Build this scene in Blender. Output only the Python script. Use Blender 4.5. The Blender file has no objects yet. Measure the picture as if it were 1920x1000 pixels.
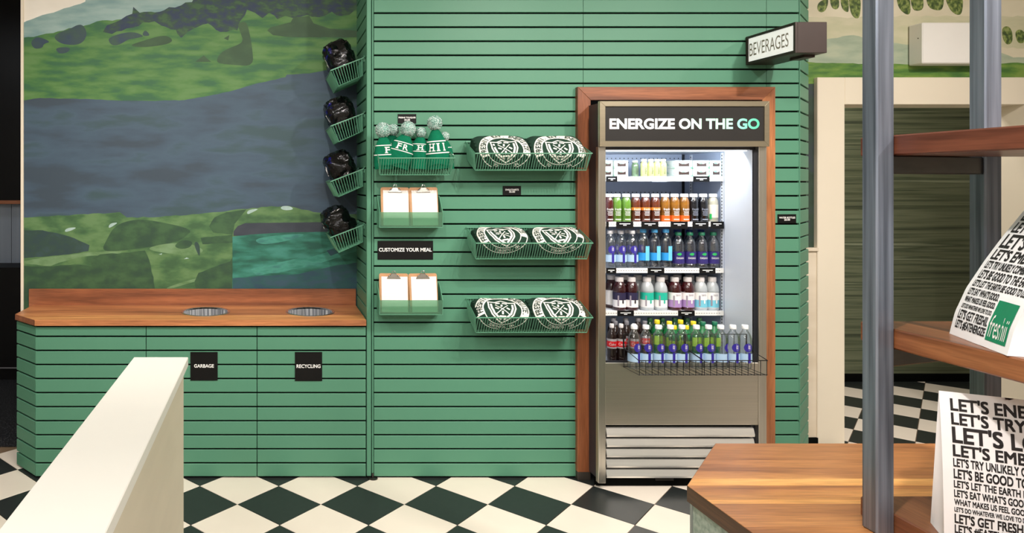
import bpy, bmesh, math, random
from mathutils import Matrix, Vector, noise as mnoise
from mathutils.geometry import tessellate_polygon
PI = math.pi
SC = bpy.context.scene
C = SC.collection

# ------------------------------------------------------------------ camera
F, PX, PY, CZ = 1290.0, 507.0, 343.0, 1.663      # focal length and principal point in pixels, eye height
cam_d = bpy.data.cameras.new('camera'); cam = bpy.data.objects.new('camera', cam_d); C.objects.link(cam)
cam.location = (0, 0, CZ); cam.rotation_euler = (PI / 2, 0, 0)
cam_d.sensor_width = 36; cam_d.lens = 36 * F / 1920
cam_d.shift_x = (960 - PX) / 1920; cam_d.shift_y = -(500 - PY) / 1920
cam_d.clip_start = 0.05; cam_d.clip_end = 60
SC.camera = cam
# ------------------------------------------------------------------ world, lights, exposure
w = bpy.data.worlds.new('world'); SC.world = w; w.use_nodes = True
w.node_tree.nodes['Background'].inputs[0].default_value = (0.9, 0.95, 1, 1)
w.node_tree.nodes['Background'].inputs[1].default_value = 0.3
SC.view_settings.view_transform = 'Standard'; SC.view_settings.look = 'None'
SC.view_settings.exposure = -0.50; SC.view_settings.gamma = 1.0
SC.view_settings.use_curve_mapping = False
SC.cycles.max_bounces = 7; SC.cycles.transparent_max_bounces = 16
SC.cycles.caustics_reflective = False; SC.cycles.caustics_refractive = False
SC.cycles.sample_clamp_indirect = 4.0
def area(name, loc, target, size, power, col=(1, 1, 1), sy=None, spread=180):
    d = bpy.data.lights.new(name, 'AREA'); o = bpy.data.objects.new(name, d); C.objects.link(o)
    d.energy = power; d.color = col; d.size = size; d.spread = math.radians(spread)
    if sy: d.shape = 'RECTANGLE'; d.size_y = sy
    else: d.shape = 'DISK'
    o.location = loc
    o.rotation_euler = (Vector(target) - Vector(loc)).to_track_quat('-Z', 'Y').to_euler()
    return o
WARM = (1.0, 0.945, 0.885); NEUT = (1.0, 0.975, 0.955)
for (lx, ly, pw) in ((-1.6, 0.4, 36), (0.6, 0.0, 38), (2.9, 1.7, 26), (-1.0, -1.6, 115), (1.8, -1.6, 115)):      # unseen fill lights added at the ceiling, without fixtures
    area('ceiling_fill_light', (lx, ly, 3.33), (lx, ly, 0), 0.6, pw, NEUT, 0.6)
for (p, t, pw) in (((1.75, 2.05, 3.2), (1.25, 3.9, 1.2), 20), ((0.1, 1.9, 3.2), (-0.35, 4.3, 1.2), 16),   # track heads
                   ((3.0, 1.9, 3.2), (2.35, 3.8, 1.0), 22), ((-1.2, 2.1, 3.2), (-1.0, 4.3, 0.6), 20),
                   ((2.9, 1.2, 3.2), (2.2, 2.1, 0.8), 26)):
    area('track_and_fill_spot', p, t, 0.09, pw, WARM, None, 110)
area('track_and_fill_spot', (3.9, 2.3, 3.2), (4.0, 4.35, 1.7), 0.09, 13, WARM, None, 110)  # added spot to brighten the doorway wall; no lamp known there
area('track_and_fill_spot', (0.3, 0.9, 3.2), (1.85, 1.85, 1.1), 0.09, 11, WARM, None, 70)
area('corridor_fill_light', (4.3, 5.0, 2.9), (4.3, 5.0, 0), 0.4, 26, WARM, 0.4)  # added fill for the corridor; its source is unseen
area('kitchen_light', (-2.6, 4.9, 3.1), (-2.6, 5.2, 0), 0.3, 8, (0.85, 0.92, 1), 0.3)

# ------------------------------------------------------------------ helpers
def S(r, g, b):
    f = lambda c: (c / 255 / 12.92) if c / 255 <= 0.04045 else ((c / 255 + 0.055) / 1.055) ** 2.4
    return (f(r), f(g), f(b), 1.0)
def at(px, py, Y): return Vector(((px - PX) * Y / F, Y, CZ - (py - PY) * Y / F))
def xa(px, Y): return (px - PX) * Y / F
def za(py, Y): return CZ - (py - PY) * Y / F

MATS = {}
def mat(name, col, rough=0.5, metal=0.0, var=0.06, scale=(8, 8, 8), bump=0.0, coat=0.0, bscale=None, cols=None,
        emit=0.0, spec=0.5, detail=4.0, aniso=0.0, lh=(0.3, 0.7)):
    """principled material with a procedural noise variation of colour, roughness and relief"""
    if name in MATS: return MATS[name]
    m = bpy.data.materials.new(name); m.use_nodes = True; nt = m.node_tree; N = nt.nodes; L = nt.links
    b = N['Principled BSDF']
    tc = N.new('ShaderNodeTexCoord'); mp = N.new('ShaderNodeMapping'); mp.inputs['Scale'].default_value = scale
    L.new(tc.outputs['Object'], mp.inputs[0])
    nz = N.new('ShaderNodeTexNoise'); nz.inputs['Scale'].default_value = 1.0; nz.inputs['Detail'].default_value = detail
    L.new(mp.outputs[0], nz.inputs['Vector'])
    rp = N.new('ShaderNodeValToRGB'); L.new(nz.outputs['Fac'], rp.inputs[0])
    if cols:
        e = rp.color_ramp.elements
        lo, hi = lh
        e[0].position = lo; e[0].color = cols[0]; e[1].position = hi; e[1].color = cols[-1]
        for i, c in enumerate(cols[1:-1]):
            x = e.new(lo + (hi - lo) * (i + 1) / (len(cols) - 1)); x.color = c
    else:
        e = rp.color_ramp.elements
        e[0].position = 0.3; e[0].color = tuple(max(0, c * (1 - var)) for c in col[:3]) + (1,)
        e[1].position = 0.7; e[1].color = tuple(min(1, c * (1 + var)) for c in col[:3]) + (1,)
    L.new(rp.outputs[0], b.inputs['Base Color'])
    b.inputs['Roughness'].default_value = rough; b.inputs['Metallic'].default_value = metal
    b.inputs['Specular IOR Level'].default_value = spec
    b.inputs['Coat Weight'].default_value = coat; b.inputs['Coat Roughness'].default_value = 0.08
    if aniso: b.inputs['Anisotropic'].default_value = aniso
    if emit:
        L.new(rp.outputs[0], b.inputs['Emission Color']); b.inputs['Emission Strength'].default_value = emit
    if bump:
        n2 = N.new('ShaderNodeTexNoise'); n2.inputs['Scale'].default_value = 1.0; n2.inputs['Detail'].default_value = 3
        mp2 = N.new('ShaderNodeMapping'); mp2.inputs['Scale'].default_value = bscale or scale
        L.new(tc.outputs['Object'], mp2.inputs[0]); L.new(mp2.outputs[0], n2.inputs['Vector'])
        bp = N.new('ShaderNodeBump'); bp.inputs['Strength'].default_value = bump; bp.inputs['Distance'].default_value = 0.004
        L.new(n2.outputs['Fac'], bp.inputs['Height']); L.new(bp.outputs[0], b.inputs['Normal'])
    MATS[name] = m; return m
def wood(name, cols, axis='X', rough=0.38, sc=1.0, coat=0.15, sap=None, seed=0.0):
    """walnut: stretched noise for the streaks, fine pores, optional pale sapwood band (axis value, width)"""
    if name in MATS: return MATS[name]
    m = bpy.data.materials.new(name); m.use_nodes = True; nt = m.node_tree; N = nt.nodes; L = nt.links
    b = N['Principled BSDF']; tc = N.new('ShaderNodeTexCoord')
    def nz(scale, det, dist=0.0):
        mp = N.new('ShaderNodeMapping'); mp.inputs['Scale'].default_value = scale; mp.inputs['Location'].default_value = (seed, seed * 1.7, seed * .6)
        L.new(tc.outputs['Object'], mp.inputs[0]); n = N.new('ShaderNodeTexNoise'); n.inputs['Scale'].default_value = 1
        n.inputs['Detail'].default_value = det; n.inputs['Distortion'].default_value = dist
        L.new(mp.outputs[0], n.inputs['Vector']); return n
    lo, hi = 0.9 * sc, 13 * sc; cols = [tuple(a * b for a, b in zip(c, (1.28, 1.18, 1.04, 1))) for c in cols]
    st = {'X': (lo, hi, hi), 'Y': (hi, lo, hi), 'Z': (hi, hi, lo)}[axis]
    fi = {'X': (9, 160, 160), 'Y': (160, 9, 160), 'Z': (160, 160, 9)}[axis]
    n1 = nz(st, 5, 0.6); rp = N.new('ShaderNodeValToRGB'); L.new(n1.outputs['Fac'], rp.inputs[0])
    e = rp.color_ramp.elements; e[0].position = 0.28; e[0].color = cols[0]; e[1].position = 0.72; e[1].color = cols[-1]
    for i, c in enumerate(cols[1:-1]):
        x = e.new(0.28 + 0.44 * (i + 1) / (len(cols) - 1)); x.color = c
    n2 = nz(fi, 3); r2 = N.new('ShaderNodeValToRGB'); L.new(n2.outputs['Fac'], r2.inputs[0])
    r2.color_ramp.elements[0].position = 0.35; r2.color_ramp.elements[0].color = (0.72, 0.70, 0.68, 1)
    r2.color_ramp.elements[1].position = 0.6; r2.color_ramp.elements[1].color = (1.05, 1.05, 1.05, 1)
    mx = N.new('ShaderNodeMix'); mx.data_type = 'RGBA'; mx.blend_type = 'MULTIPLY'; mx.inputs[0].default_value = 0.8
    L.new(rp.outputs[0], mx.inputs[6]); L.new(r2.outputs[0], mx.inputs[7])
    L.new(mx.outputs[2], b.inputs['Base Color'])
    b.inputs['Roughness'].default_value = rough; b.inputs['Coat Weight'].default_value = coat; b.inputs['Coat Roughness'].default_value = 0.25
    bp = N.new('ShaderNodeBump'); bp.inputs['Strength'].default_value = 0.15; bp.inputs['Distance'].default_value = 0.001
    L.new(n2.outputs['Fac'], bp.inputs['Height']); L.new(bp.outputs[0], b.inputs['Normal'])
    MATS[name] = m; return m
def clear(name, tint, gloss=0.12, rough=0.05):
    """thin clear plastic: mostly see-through, with a Fresnel sheen"""
    if name in MATS: return MATS[name]
    m = bpy.data.materials.new(name); m.use_nodes = True; nt = m.node_tree; N = nt.nodes; L = nt.links
    for n in list(N):
        if n.type == 'BSDF_PRINCIPLED': N.remove(n)
    out = N['Material Output']; tr = N.new('ShaderNodeBsdfTransparent'); tr.inputs[0].default_value = tint
    gl = N.new('ShaderNodeBsdfGlossy'); gl.inputs['Roughness'].default_value = rough
    lw = N.new('ShaderNodeLayerWeight'); lw.inputs[0].default_value = 0.25
    nz = N.new('ShaderNodeTexNoise'); nz.inputs['Scale'].default_value = 60
    bp = N.new('ShaderNodeBump'); bp.inputs['Strength'].default_value = 0.1; L.new(nz.outputs['Fac'], bp.inputs['Height']); L.new(bp.outputs[0], gl.inputs['Normal'])
    ma = N.new('ShaderNodeMath'); ma.operation = 'MULTIPLY_ADD'; ma.inputs[1].default_value = 0.55; ma.inputs[2].default_value = gloss
    L.new(lw.outputs['Fresnel'], ma.inputs[0])
    mx = N.new('ShaderNodeMixShader'); L.new(ma.outputs[0], mx.inputs[0]); L.new(tr.outputs[0], mx.inputs[1]); L.new(gl.outputs[0], mx.inputs[2])
    L.new(mx.outputs[0], out.inputs['Surface']); MATS[name] = m; return m

class MB:
    def __init__(s, M=None): s.v = []; s.f = []; s.mi = []; s.M = M or Matrix()
    def add(s, vs, fs, mi=0):
        o = len(s.v); s.v += [s.M @ Vector(p) for p in vs]
        for f in fs: s.f.append(tuple(i + o for i in f)); s.mi.append(mi)
        return s
    def box(s, x0, x1, y0, y1, z0, z1, mi=0):
        return s.add([(x0, y0, z0), (x1, y0, z0), (x1, y1, z0), (x0, y1, z0), (x0, y0, z1), (x1, y0, z1), (x1, y1, z1), (x0, y1, z1)],
                     [(0, 3, 2, 1), (4, 5, 6, 7), (0, 1, 5, 4), (1, 2, 6, 5), (2, 3, 7, 6), (3, 0, 4, 7)], mi)
    def prism(s, poly, fn, a, b, mi=0):
        """poly: 2-D outline; fn(u, v, t) gives the 3-D point; extruded from t=a to t=b"""
        n = len(poly); tris = tessellate_polygon([[Vector((p[0], p[1], 0)) for p in poly]])
        vs = [fn(p[0], p[1], a) for p in poly] + [fn(p[0], p[1], b) for p in poly]
        fs = [tuple(t) for t in tris] + [tuple(i + n for i in reversed(t)) for t in tris]
        fs += [(i, (i + 1) % n, (i + 1) % n + n, i + n) for i in range(n)]
        return s.add(vs, fs, mi)
    def slab(s, poly, z0, z1, mi=0): return s.prism(poly, lambda u, v, t: (u, v, t), z0, z1, mi)
    def plate(s, poly, y0, y1, mi=0): return s.prism(poly, lambda u, v, t: (u, t, v), y0, y1, mi)
    def tube(s, pts, r, n=6, closed=False, mi=0):
        pts = [Vector(p) for p in pts]; k = len(pts); vs = []; fs = []; up = None
        for i, p in enumerate(pts):
            a = pts[i - 1] if (i or closed) else p; b = pts[(i + 1) % k] if (i < k - 1 or closed) else p
            d = (b - a).normalized()
            if up is None: up = Vector((0, 0, 1)) if abs(d.z) < 0.9 else Vector((1, 0, 0))
            x = d.cross(up)
            if x.length < 1e-4: x = d.cross(Vector((0, 1, 0)))
            x.normalize(); y = x.cross(d).normalized(); up = y
            rr = r[i] if isinstance(r, (list, tuple)) else r
            vs += [p + (x * math.cos(2 * PI * j / n) + y * math.sin(2 * PI * j / n)) * rr for j in range(n)]
        for i in range(k if closed else k - 1):
            for j in range(n):
                a = i * n + j; b = i * n + (j + 1) % n; c = ((i + 1) % k) * n
                fs.append((a, b, c + (j + 1) % n, c + j))
        if not closed: fs += [tuple(reversed(range(n))), tuple(range((k - 1) * n, k * n))]
        return s.add(vs, fs, mi)
    def lathe(s, prof, n=20, c=(0, 0, 0), mi=0, caps=True, a0=0.0, a1=2 * PI):
        full = abs(a1 - a0 - 2 * PI) < 1e-6; m = n if full else n + 1; vs = []; fs = []
        for (r, z) in prof:
            vs += [(c[0] + r * math.cos(a0 + (a1 - a0) * j / n), c[1] + r * math.sin(a0 + (a1 - a0) * j / n), c[2] + z) for j in range(m)]
        for i in range(len(prof) - 1):
            for j in range(n):
                k = (j + 1) % m; fs.append((i * m + j, i * m + k, (i + 1) * m + k, (i + 1) * m + j))
        if caps and full: fs += [tuple(reversed(range(m))), tuple(range((len(prof) - 1) * m, len(prof) * m))]
        return s.add(vs, fs, mi)
    def grid(s, fn, nu, nv, mi=0):
        vs = [fn(i / nu, j / nv) for j in range(nv + 1) for i in range(nu + 1)]
        return s.add(vs, [(j * (nu + 1) + i, j * (nu + 1) + i + 1, (j + 1) * (nu + 1) + i + 1, (j + 1) * (nu + 1) + i) for j in range(nv) for i in range(nu)], mi)
    def mesh(s, name, mats, bevel=0, smooth=False, angle=40):
        me = bpy.data.meshes.new(name); me.from_pydata([tuple(p) for p in s.v], [], s.f)
        for m in (mats if isinstance(mats, (list, tuple)) else [mats]): me.materials.append(m)
        if len(me.materials) > 1: me.polygons.foreach_set('material_index', s.mi)
        bm = bmesh.new(); bm.from_mesh(me)
        bmesh.ops.remove_doubles(bm, verts=bm.verts, dist=1e-6)
        bmesh.ops.recalc_face_normals(bm, faces=bm.faces)
        if bevel:
            es = [e for e in bm.edges if len(e.link_faces) == 2 and e.calc_face_angle(0) > 0.6]
            bmesh.ops.bevel(bm, geom=es, offset=bevel, segments=1, affect='EDGES', clamp_overlap=True)
        bm.to_mesh(me); bm.free()
        if smooth:
            me.polygons.foreach_set('use_smooth', [True] * len(me.polygons)); me.set_sharp_from_angle(angle=math.radians(angle))
        me.update(); return me
W = {}     # world position of every object's origin
def link(name, me, loc, parent=None):
    o = bpy.data.objects.new(name, me); C.objects.link(o); loc = Vector(loc); W[o] = loc
    if parent is not None: o.parent = parent; o.location = loc - W[parent]
    else: o.location = loc
    return o
def obj(name, mb, mats, parent=None, bevel=0, smooth=False, angle=40, origin=None):
    """one mesh object from world-space geometry; its origin is the parent's origin or its own base"""
    if origin is None:
        if parent is not None: origin = W[parent]
        else:
            xs = [p.x for p in mb.v]; ys = [p.y for p in mb.v]; zs = [p.z for p in mb.v]
            origin = Vector(((min(xs) + max(xs)) / 2, (min(ys) + max(ys)) / 2, min(zs)))
    origin = Vector(origin); mb.v = [p - origin for p in mb.v]
    return link(name, mb.mesh(name, mats, bevel, smooth, angle), origin, parent)
def tag(o, label, cat, group=None):
    o['label'] = label; o['category'] = cat
    if group: o['group'] = group
    return o
def struct(name, mb, mats, label=None, bevel=0):
    o = obj(name, mb, mats, None, bevel, origin=(0, 0, 0)); o['kind'] = 'structure'
    if label: o['label'] = label
    return o
def thing(name, label, cat, loc=(0, 0, 0), group=None):
    o = bpy.data.objects.new(name, None); C.objects.link(o); o.location = loc; W[o] = Vector(loc); o.empty_display_size = 0.05
    return tag(o, label, cat, group)
def dup(root, loc, label=None, rz=None):
    r = root.copy(); C.objects.link(r); r.location = loc; W[r] = Vector(loc)
    if label: r['label'] = label
    if rz is not None: r.rotation_euler = (0, 0, rz)
    for ch in list(root.children):
        c = ch.copy(); C.objects.link(c); c.parent = r; W[c] = W[r] + Vector(c.location)
        for g in list(ch.children):
            d = g.copy(); C.objects.link(d); d.parent = c
    return r
TXT = {}
def text2d(s, bold=0.0):
    k = (s, bold)
    if k in TXT: return TXT[k]
    cu = bpy.data.curves.new('t', 'FONT'); cu.body = s; cu.size = 1; cu.offset = 0.0 if bold == 0.03 else bold; cu.resolution_u = 5; cu.fill_mode = 'FRONT'
    o = bpy.data.objects.new('t', cu); C.objects.link(o); bpy.context.view_layer.update()
    me = bpy.data.meshes.new_from_object(o.evaluated_get(bpy.context.evaluated_depsgraph_get()))
    vs = [(p.co.x, p.co.y) for p in me.vertices]; fs = [tuple(p.vertices) for p in me.polygons]
    bpy.data.objects.remove(o); bpy.data.curves.remove(cu); bpy.data.meshes.remove(me)
    if bold == 0.03:                               # heavier strokes: overlaid copies of the outline
        n = len(vs); sh = ((0, 0), (bold, bold), (bold, -bold), (-bold, bold), (-bold, -bold)); f0 = list(fs)
        fs = [tuple(i + n * k for i in f) for k in range(5) for f in f0]; vs = [(x + dx, y + dy) for dx, dy in sh for x, y in vs]
    x0 = min(v[0] for v in vs); x1 = max(v[0] for v in vs); y0 = min(v[1] for v in vs); y1 = max(v[1] for v in vs)
    TXT[k] = ([(v[0] - (x0 + x1) / 2, v[1] - (y0 + y1) / 2) for v in vs], fs, x1 - x0, y1 - y0); return TXT[k]
def put_text(mb, s, fn, w, h=None, bold=0.0, mi=0, cx=0.0, cy=0.0, left=False):
    """lettering fitted to width w (and height h), mapped through fn(u, v)"""
    vs, fs, tw, th = text2d(s, bold); kx = w / tw; ky = (h / th) if h else kx; ox = w / 2 if left else 0
    mb.add([fn(cx + ox + v[0] * kx, cy + v[1] * ky) for v in vs], fs, mi)
def text_w(s, h, bold=0.0, squeeze=1.0):
    vs, fs, tw, th = text2d(s, bold); return tw * h / 0.73 * squeeze
ORD = ['first', 'second', 'third', 'fourth', 'fifth', 'sixth', 'seventh', 'eighth', 'ninth', 'tenth', 'eleventh', 'twelfth']
random.seed(7)

# ------------------------------------------------------------------ materials
green = mat('green_paint', S(84, 138, 111), 0.48, spec=0.4, var=0.03, scale=(2, 2, 2), bump=0.05, bscale=(90, 90, 90))
greenm = mat('green_powder_coat', S(92, 150, 121), 0.38, var=0.03, scale=(4, 4, 4))
black = mat('black_backing', S(4, 6, 5), 0.8, var=0.1, spec=0.1)
signblk = mat('black_sign', S(7, 6, 6), 0.5, var=0.1, spec=0.25)
white = mat('white_print', S(250, 248, 244), 0.5, var=0.01)
cream = mat('cream_paint', S(236, 224, 203), 0.5, var=0.015, scale=(3, 3, 3), bump=0.03, bscale=(60, 60, 60))
ledge_m = mat('ledge_paint', S(250, 246, 236), 0.45, var=0.012, scale=(3, 3, 3), bump=0.04, bscale=(50, 50, 20))
steel = mat('brushed_steel', S(232, 224, 212), 0.34, 1.0, var=0.05, scale=(1.5, 40, 260), bump=0.02, bscale=(2, 2, 400), aniso=0.5)
steelv = mat('brushed_steel_upright', S(224, 218, 208), 0.32, 1.0, var=0.08, scale=(260, 40, 1.5), aniso=0.4)
chrome = mat('chrome', S(215, 215, 215), 0.12, 1.0, var=0.02)
postm = mat('raw_steel', S(142, 150, 162), 0.38, 0.55, cols=[S(88, 94, 106), S(124, 132, 146), S(150, 158, 174)], scale=(60, 60, 1.4), bump=0.03, bscale=(300, 300, 8))
darkst = mat('dark_steel', S(88, 84, 80), 0.35, 0.9, var=0.15, scale=(3, 30, 30))
wal = [S(112, 70, 46), S(150, 97, 64), S(176, 118, 78), S(196, 138, 92)]
walX = wood('walnut_along', wal, 'X', seed=1.3)
walX2 = wood('walnut_along_dark', [S(96, 58, 40), S(132, 82, 56), S(158, 102, 70)], 'X', seed=5.1)
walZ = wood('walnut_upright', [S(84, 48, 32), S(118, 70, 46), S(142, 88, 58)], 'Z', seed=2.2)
walY = wood('walnut_across', [S(88, 52, 38), S(124, 76, 54), S(152, 98, 68)], 'Y', seed=3.7)
sapm = wood('walnut_sapwood', [S(176, 120, 72), S(214, 160, 98), S(234, 188, 122)], 'X', seed=8.8)
tileW = mat('tile_cream', S(240, 228, 212), 0.36, var=0.02, scale=(5, 5, 5))
tileB = mat('tile_black', S(40, 44, 43), 0.34, var=0.12, scale=(30, 30, 30))
grout = mat('grout', S(120, 98, 74), 0.8)
darkwall = mat('dark_kitchen', S(3, 3, 5), 0.5, var=0.2, spec=0.2)
greywall = mat('kitchen_splashback', S(126, 136, 150), 0.35, var=0.06, scale=(30, 1, 1))
terr = mat('speckled_floor', S(28, 29, 32), 0.4, cols=[S(14, 14, 16), S(22, 23, 26), S(30, 31, 34), S(120, 122, 124)], scale=(110, 110, 110), detail=2)

# prewarm the lettering while the scene is small
BAGLINES = ["LET'S ENERGIZE.", "LET'S TRY NEW", "LET'S LOVE", "LET'S EMBRACE", "LET'S TRY UNLIKELY COMBINATIONS.", "LET'S BE GOOD TO THE EARTH.",
            "LET'S LET THE EARTH BE GOOD TO US.", "LET'S EAT WHAT'S GOOD.", "WHAT MAKES US FEEL GOOD.", "LET'S DO WHATEVER WE LOVE TO DO.", "LET'S GET FRESHII.", "LET'S #EATENERGIZE"]
for s in BAGLINES: text2d(s, 0.03)
for s in ('GARBAGE', 'RECYCLING', 'CUSTOMIZE YOUR MEAL', 'ENERGIZE ON THE GO', 'FRESHII TOUQUES', 'SWEATSHIRTS', 'WATER BOTTLES', '20.00', '35.00'): text2d(s, 0.02)
for s in ('BEVERAGES', 'freshii', 'smartwater', 'water', 'DASANI', 'Coke', 'zero'): text2d(s, 0.0)
for s in 'FRESHI.EATNGZOR,': text2d(s, 0.02)

# ------------------------------------------------------------------ key planes
YW = 3.872            # front of the green slats
YM = 4.35             # painted wall behind
XL = 0.545            # left return of the slatted column
XR = 2.979; DCH = 0.235
Z0 = za(209.25, YW); PITCH = 26.39 * YW / F
zl = lambda k: Z0 - k * PITCH
GAP = 0.0046
# ------------------------------------------------------------------ floor with single tiles
mb = MB(); mb.box(-4.6, 6.4, -3.6, 6.6, -0.06, -0.004)
floor = struct('floor', mb, grout, 'checkerboard floor of cream and black square tiles laid diagonally')
D = 0.4316; hx = D / 2 - 0.0022
tb = MB(); tb.slab([(hx, 0), (0, hx), (-hx, 0), (0, -hx)], -0.0045, 0.0)
tmeW = tb.mesh('tile', tileW, 0.0012); tmeB = tb.mesh('tile', tileB, 0.0012)
rest = {0: MB(), 1: MB()}; X0, Y0 = xa(523.3, 3.558), 3.558
cnt = 0
for i in range(-13, 15):
    for j in range(-17, 8):
        for c in (0, 1):
            x = X0 + i * D + (D / 2 if c == 0 else 0); y = Y0 + j * D + (D / 2 if c == 0 else 0)
            if x < -4.3 or x > 6.2 or y < -3.2 or y > 6.3: continue
            if x < -1.45 and y > 4.3: continue                                    # speckled kitchen floor there
            pxx = PX + x * F / y if y > 0.3 else 9999; pyy = PY + CZ * F / y if y > 0.3 else 9999
            see = y > 2.9 and -120 < pxx < 2080 and pyy < 1110 and not (-1.1 < x < 3.2 and y > 4.15) and not (1.5 < x < 3.0 and 2.0 < y < 2.9)
            if see:
                link('floor_tile', tmeB if c else tmeW, (x, y, 0), floor); cnt += 1
            else:
                rest[c].slab([(x + hx, y), (x, y + hx), (x - hx, y), (x, y - hx)], -0.0045, 0.0)
for c in (0, 1):
    o = obj('distant_tiles', rest[c], tileB if c else tileW, floor); o['kind'] = 'stuff'
mb = MB(); mb.box(-4.6, -1.49, 4.335, 6.6, -0.003, 0.001); struct('floor_kitchen', mb, terr, 'dark speckled terrazzo floor behind the green cabinet')
# ------------------------------------------------------------------ shell out of view
mb = MB(); mb.box(-4.6, 6.4, -3.6, 6.6, 3.4, 3.5); struct('ceiling', mb, mat('ceiling_paint', S(240, 238, 232), 0.8))
mb = MB(); mb.box(-4.7, -4.6, -3.6, 6.6, 0, 3.4); struct('wall_left', mb, mat('side_paint', S(226, 222, 212), 0.7))
mb = MB(); mb.box(6.4, 6.5, -3.6, 6.6, 0, 3.4); struct('wall_right', mb, MATS['side_paint'])
mb = MB(); mb.box(-4.6, 6.4, -3.7, -3.6, 0, 3.4); struct('wall_front', mb, MATS['side_paint'])
# ------------------------------------------------------------------ painted wall, left
XE = xa(45, YM)
mb = MB(); mb.box(XE, XL + 0.1, YM, YM + 0.12, 0, 3.4)
mural = struct('wall_back_mural', mb, mat('mural_sky', S(226, 216, 196), 0.6, cols=[S(232, 224, 210), S(246, 240, 228)], scale=(3, 3, 6)), 'wall painted with a green hilly landscape behind the wooden counter')
mb = MB(); mb.box(xa(38.5, YM - 0.01), XE, YM - 0.012, YM + 0.135, 0, 3.4); struct('trim_1', mb, cream, 'cream end trim at the left edge of the painted wall', 0.003)
PN = [0]; xe_ = 1510
def patch(parent, pts, m, Y, jag=0.0, seed=0, sub=5):
    """a thin coat of paint with its own hand-drawn outline, in front of the wall face"""
    rnd = random.Random(seed + 17); out = []
    if len(pts) > 3 and not any(p[0] in (41, 672, 436, xe_, 2800) for p in pts):       # rounded brush shapes
        for _ in range(2):
            q = []
            for i, p in enumerate(pts):
                n = pts[(i + 1) % len(pts)]; q += [(p[0] * .75 + n[0] * .25, p[1] * .75 + n[1] * .25), (p[0] * .25 + n[0] * .75, p[1] * .25 + n[1] * .75)]
            pts = q
    for i, p in enumerate(pts):
        q = pts[(i + 1) % len(pts)]; L = math.hypot(q[0] - p[0], q[1] - p[1]); n = max(1, int(L / 9)) if jag else 1
        for k in range(n):
            t = k / n; e = (0 if k == 0 else 1)
            x = p[0] + (q[0] - p[0]) * t + e * rnd.uniform(-jag, jag); y = p[1] + (q[1] - p[1]) * t + e * rnd.uniform(-jag, jag)
            out.append((x, y))
    PN[0] += 1; y1 = Y - 0.0003 - 0.00012 * PN[0]
    b = MB(); b.prism(out, lambda u, v, t: (xa(u, Y), t, za(v, Y)), y1, Y - 0.0001)
    return obj('paint_patch', b, m, parent)
def pm(name, *cols, sc=(2.2, 2, 9), k=(0.56, 0.73, 0.82, 1), f=2.2): return mat(name, None, 0.6, cols=[tuple(a * b for a, b in zip(S(*c), k)) for c in cols], scale=tuple(f * q for q in sc), detail=12, lh=(0.37, 0.63))
m_mt = pm('mural_mountain', (158, 176, 166), (178, 190, 176), (196, 202, 186))
m_fld = pm('mural_field', (62, 112, 66), (82, 128, 62), (104, 142, 66), (118, 150, 78))
m_tree = pm('mural_trees', (44, 58, 84), (52, 68, 78), (58, 82, 62), (74, 104, 60), sc=(9, 9, 18), f=1.8)
m_bush = pm('mural_bush', (58, 74, 92), (66, 84, 82), (72, 96, 74), sc=(8, 6, 12), f=1.0)
m_shade = pm('mural_dark_grass', (62, 88, 52), (68, 94, 56), (78, 104, 60), sc=(4, 4, 6))
m_navy = pm('mural_navy', (72, 80, 90), (80, 92, 106), (86, 100, 114), (72, 90, 92), sc=(0.9, 1, 3.5))
m_low = pm('mural_low_grass', (74, 106, 62), (90, 122, 70), (112, 140, 80), (126, 150, 90), sc=(3, 3, 7))
m_lowd = pm('mural_low_dark', (54, 82, 56), (66, 96, 58), (78, 108, 64), sc=(5, 4, 8))
m_pale = pm('mural_pale_grass', (116, 142, 84), (136, 158, 102), (150, 170, 116), sc=(5, 4, 9))
m_slate = pm('mural_slate', (56, 76, 72), (60, 82, 66), (66, 86, 82), sc=(6, 4, 8))
m_wht = pm('mural_white', (205, 212, 192), (226, 228, 212), sc=(20, 9, 20))
m_teal = pm('mural_teal', (34, 98, 78), (44, 118, 92), (62, 138, 112), (78, 152, 128), sc=(2.5, 2, 9))
m_teald = pm('mural_teal_deep', (52, 84, 96), (48, 96, 92), (64, 92, 104), sc=(3, 2, 9))
m_teall = pm('mural_teal_light', (64, 146, 118), (88, 166, 138), (72, 138, 122), sc=(4, 2, 14))
m_plum = pm('mural_plum', (66, 66, 74), (76, 74, 80), sc=(4, 4, 8))
P = lambda pts, m, jag=0.0, seed=0: patch(mural, pts, m, YM, jag, seed)
P([(41, 44), (70, 32), (110, 20), (160, 3), (170, -40), (672, -40), (672, 100), (41, 100)], m_mt, 1.2, 1)
P([(41, 71), (75, 66), (100, 62), (140, 52), (168, 46), (182, 40), (200, 38), (230, 36), (330, 30), (380, 10), (672, 2), (672, 200), (41, 200)], m_fld, 1.8, 2)
P([(193, 60), (200, 48), (225, 38), (248, 26), (250, 13), (262, 24), (300, 22), (340, 10), (360, 4), (372, -40), (672, -40), (672, 16), (655, 28), (640, 30), (622, 22), (600, 32), (576, 28),
   (550, 34), (535, 30), (520, 36), (505, 24), (492, 34), (478, 24), (463, 18), (450, 40), (445, 57), (425, 60), (405, 56), (390, 44), (372, 50), (352, 60), (340, 71), (330, 56), (310, 50), (290, 40), (268, 42), (250, 52), (228, 58), (210, 64)], m_tree, 3.2, 3)
P([(100, 70), (110, 61), (132, 54), (146, 46), (156, 47), (163, 60), (160, 74), (150, 83), (132, 85), (112, 81)], m_bush, 0.8, 4)
P([(58, 78), (68, 69), (82, 72), (95, 79), (82, 82), (80, 90), (66, 92), (60, 86)], m_bush, 0.8, 5)
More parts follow.
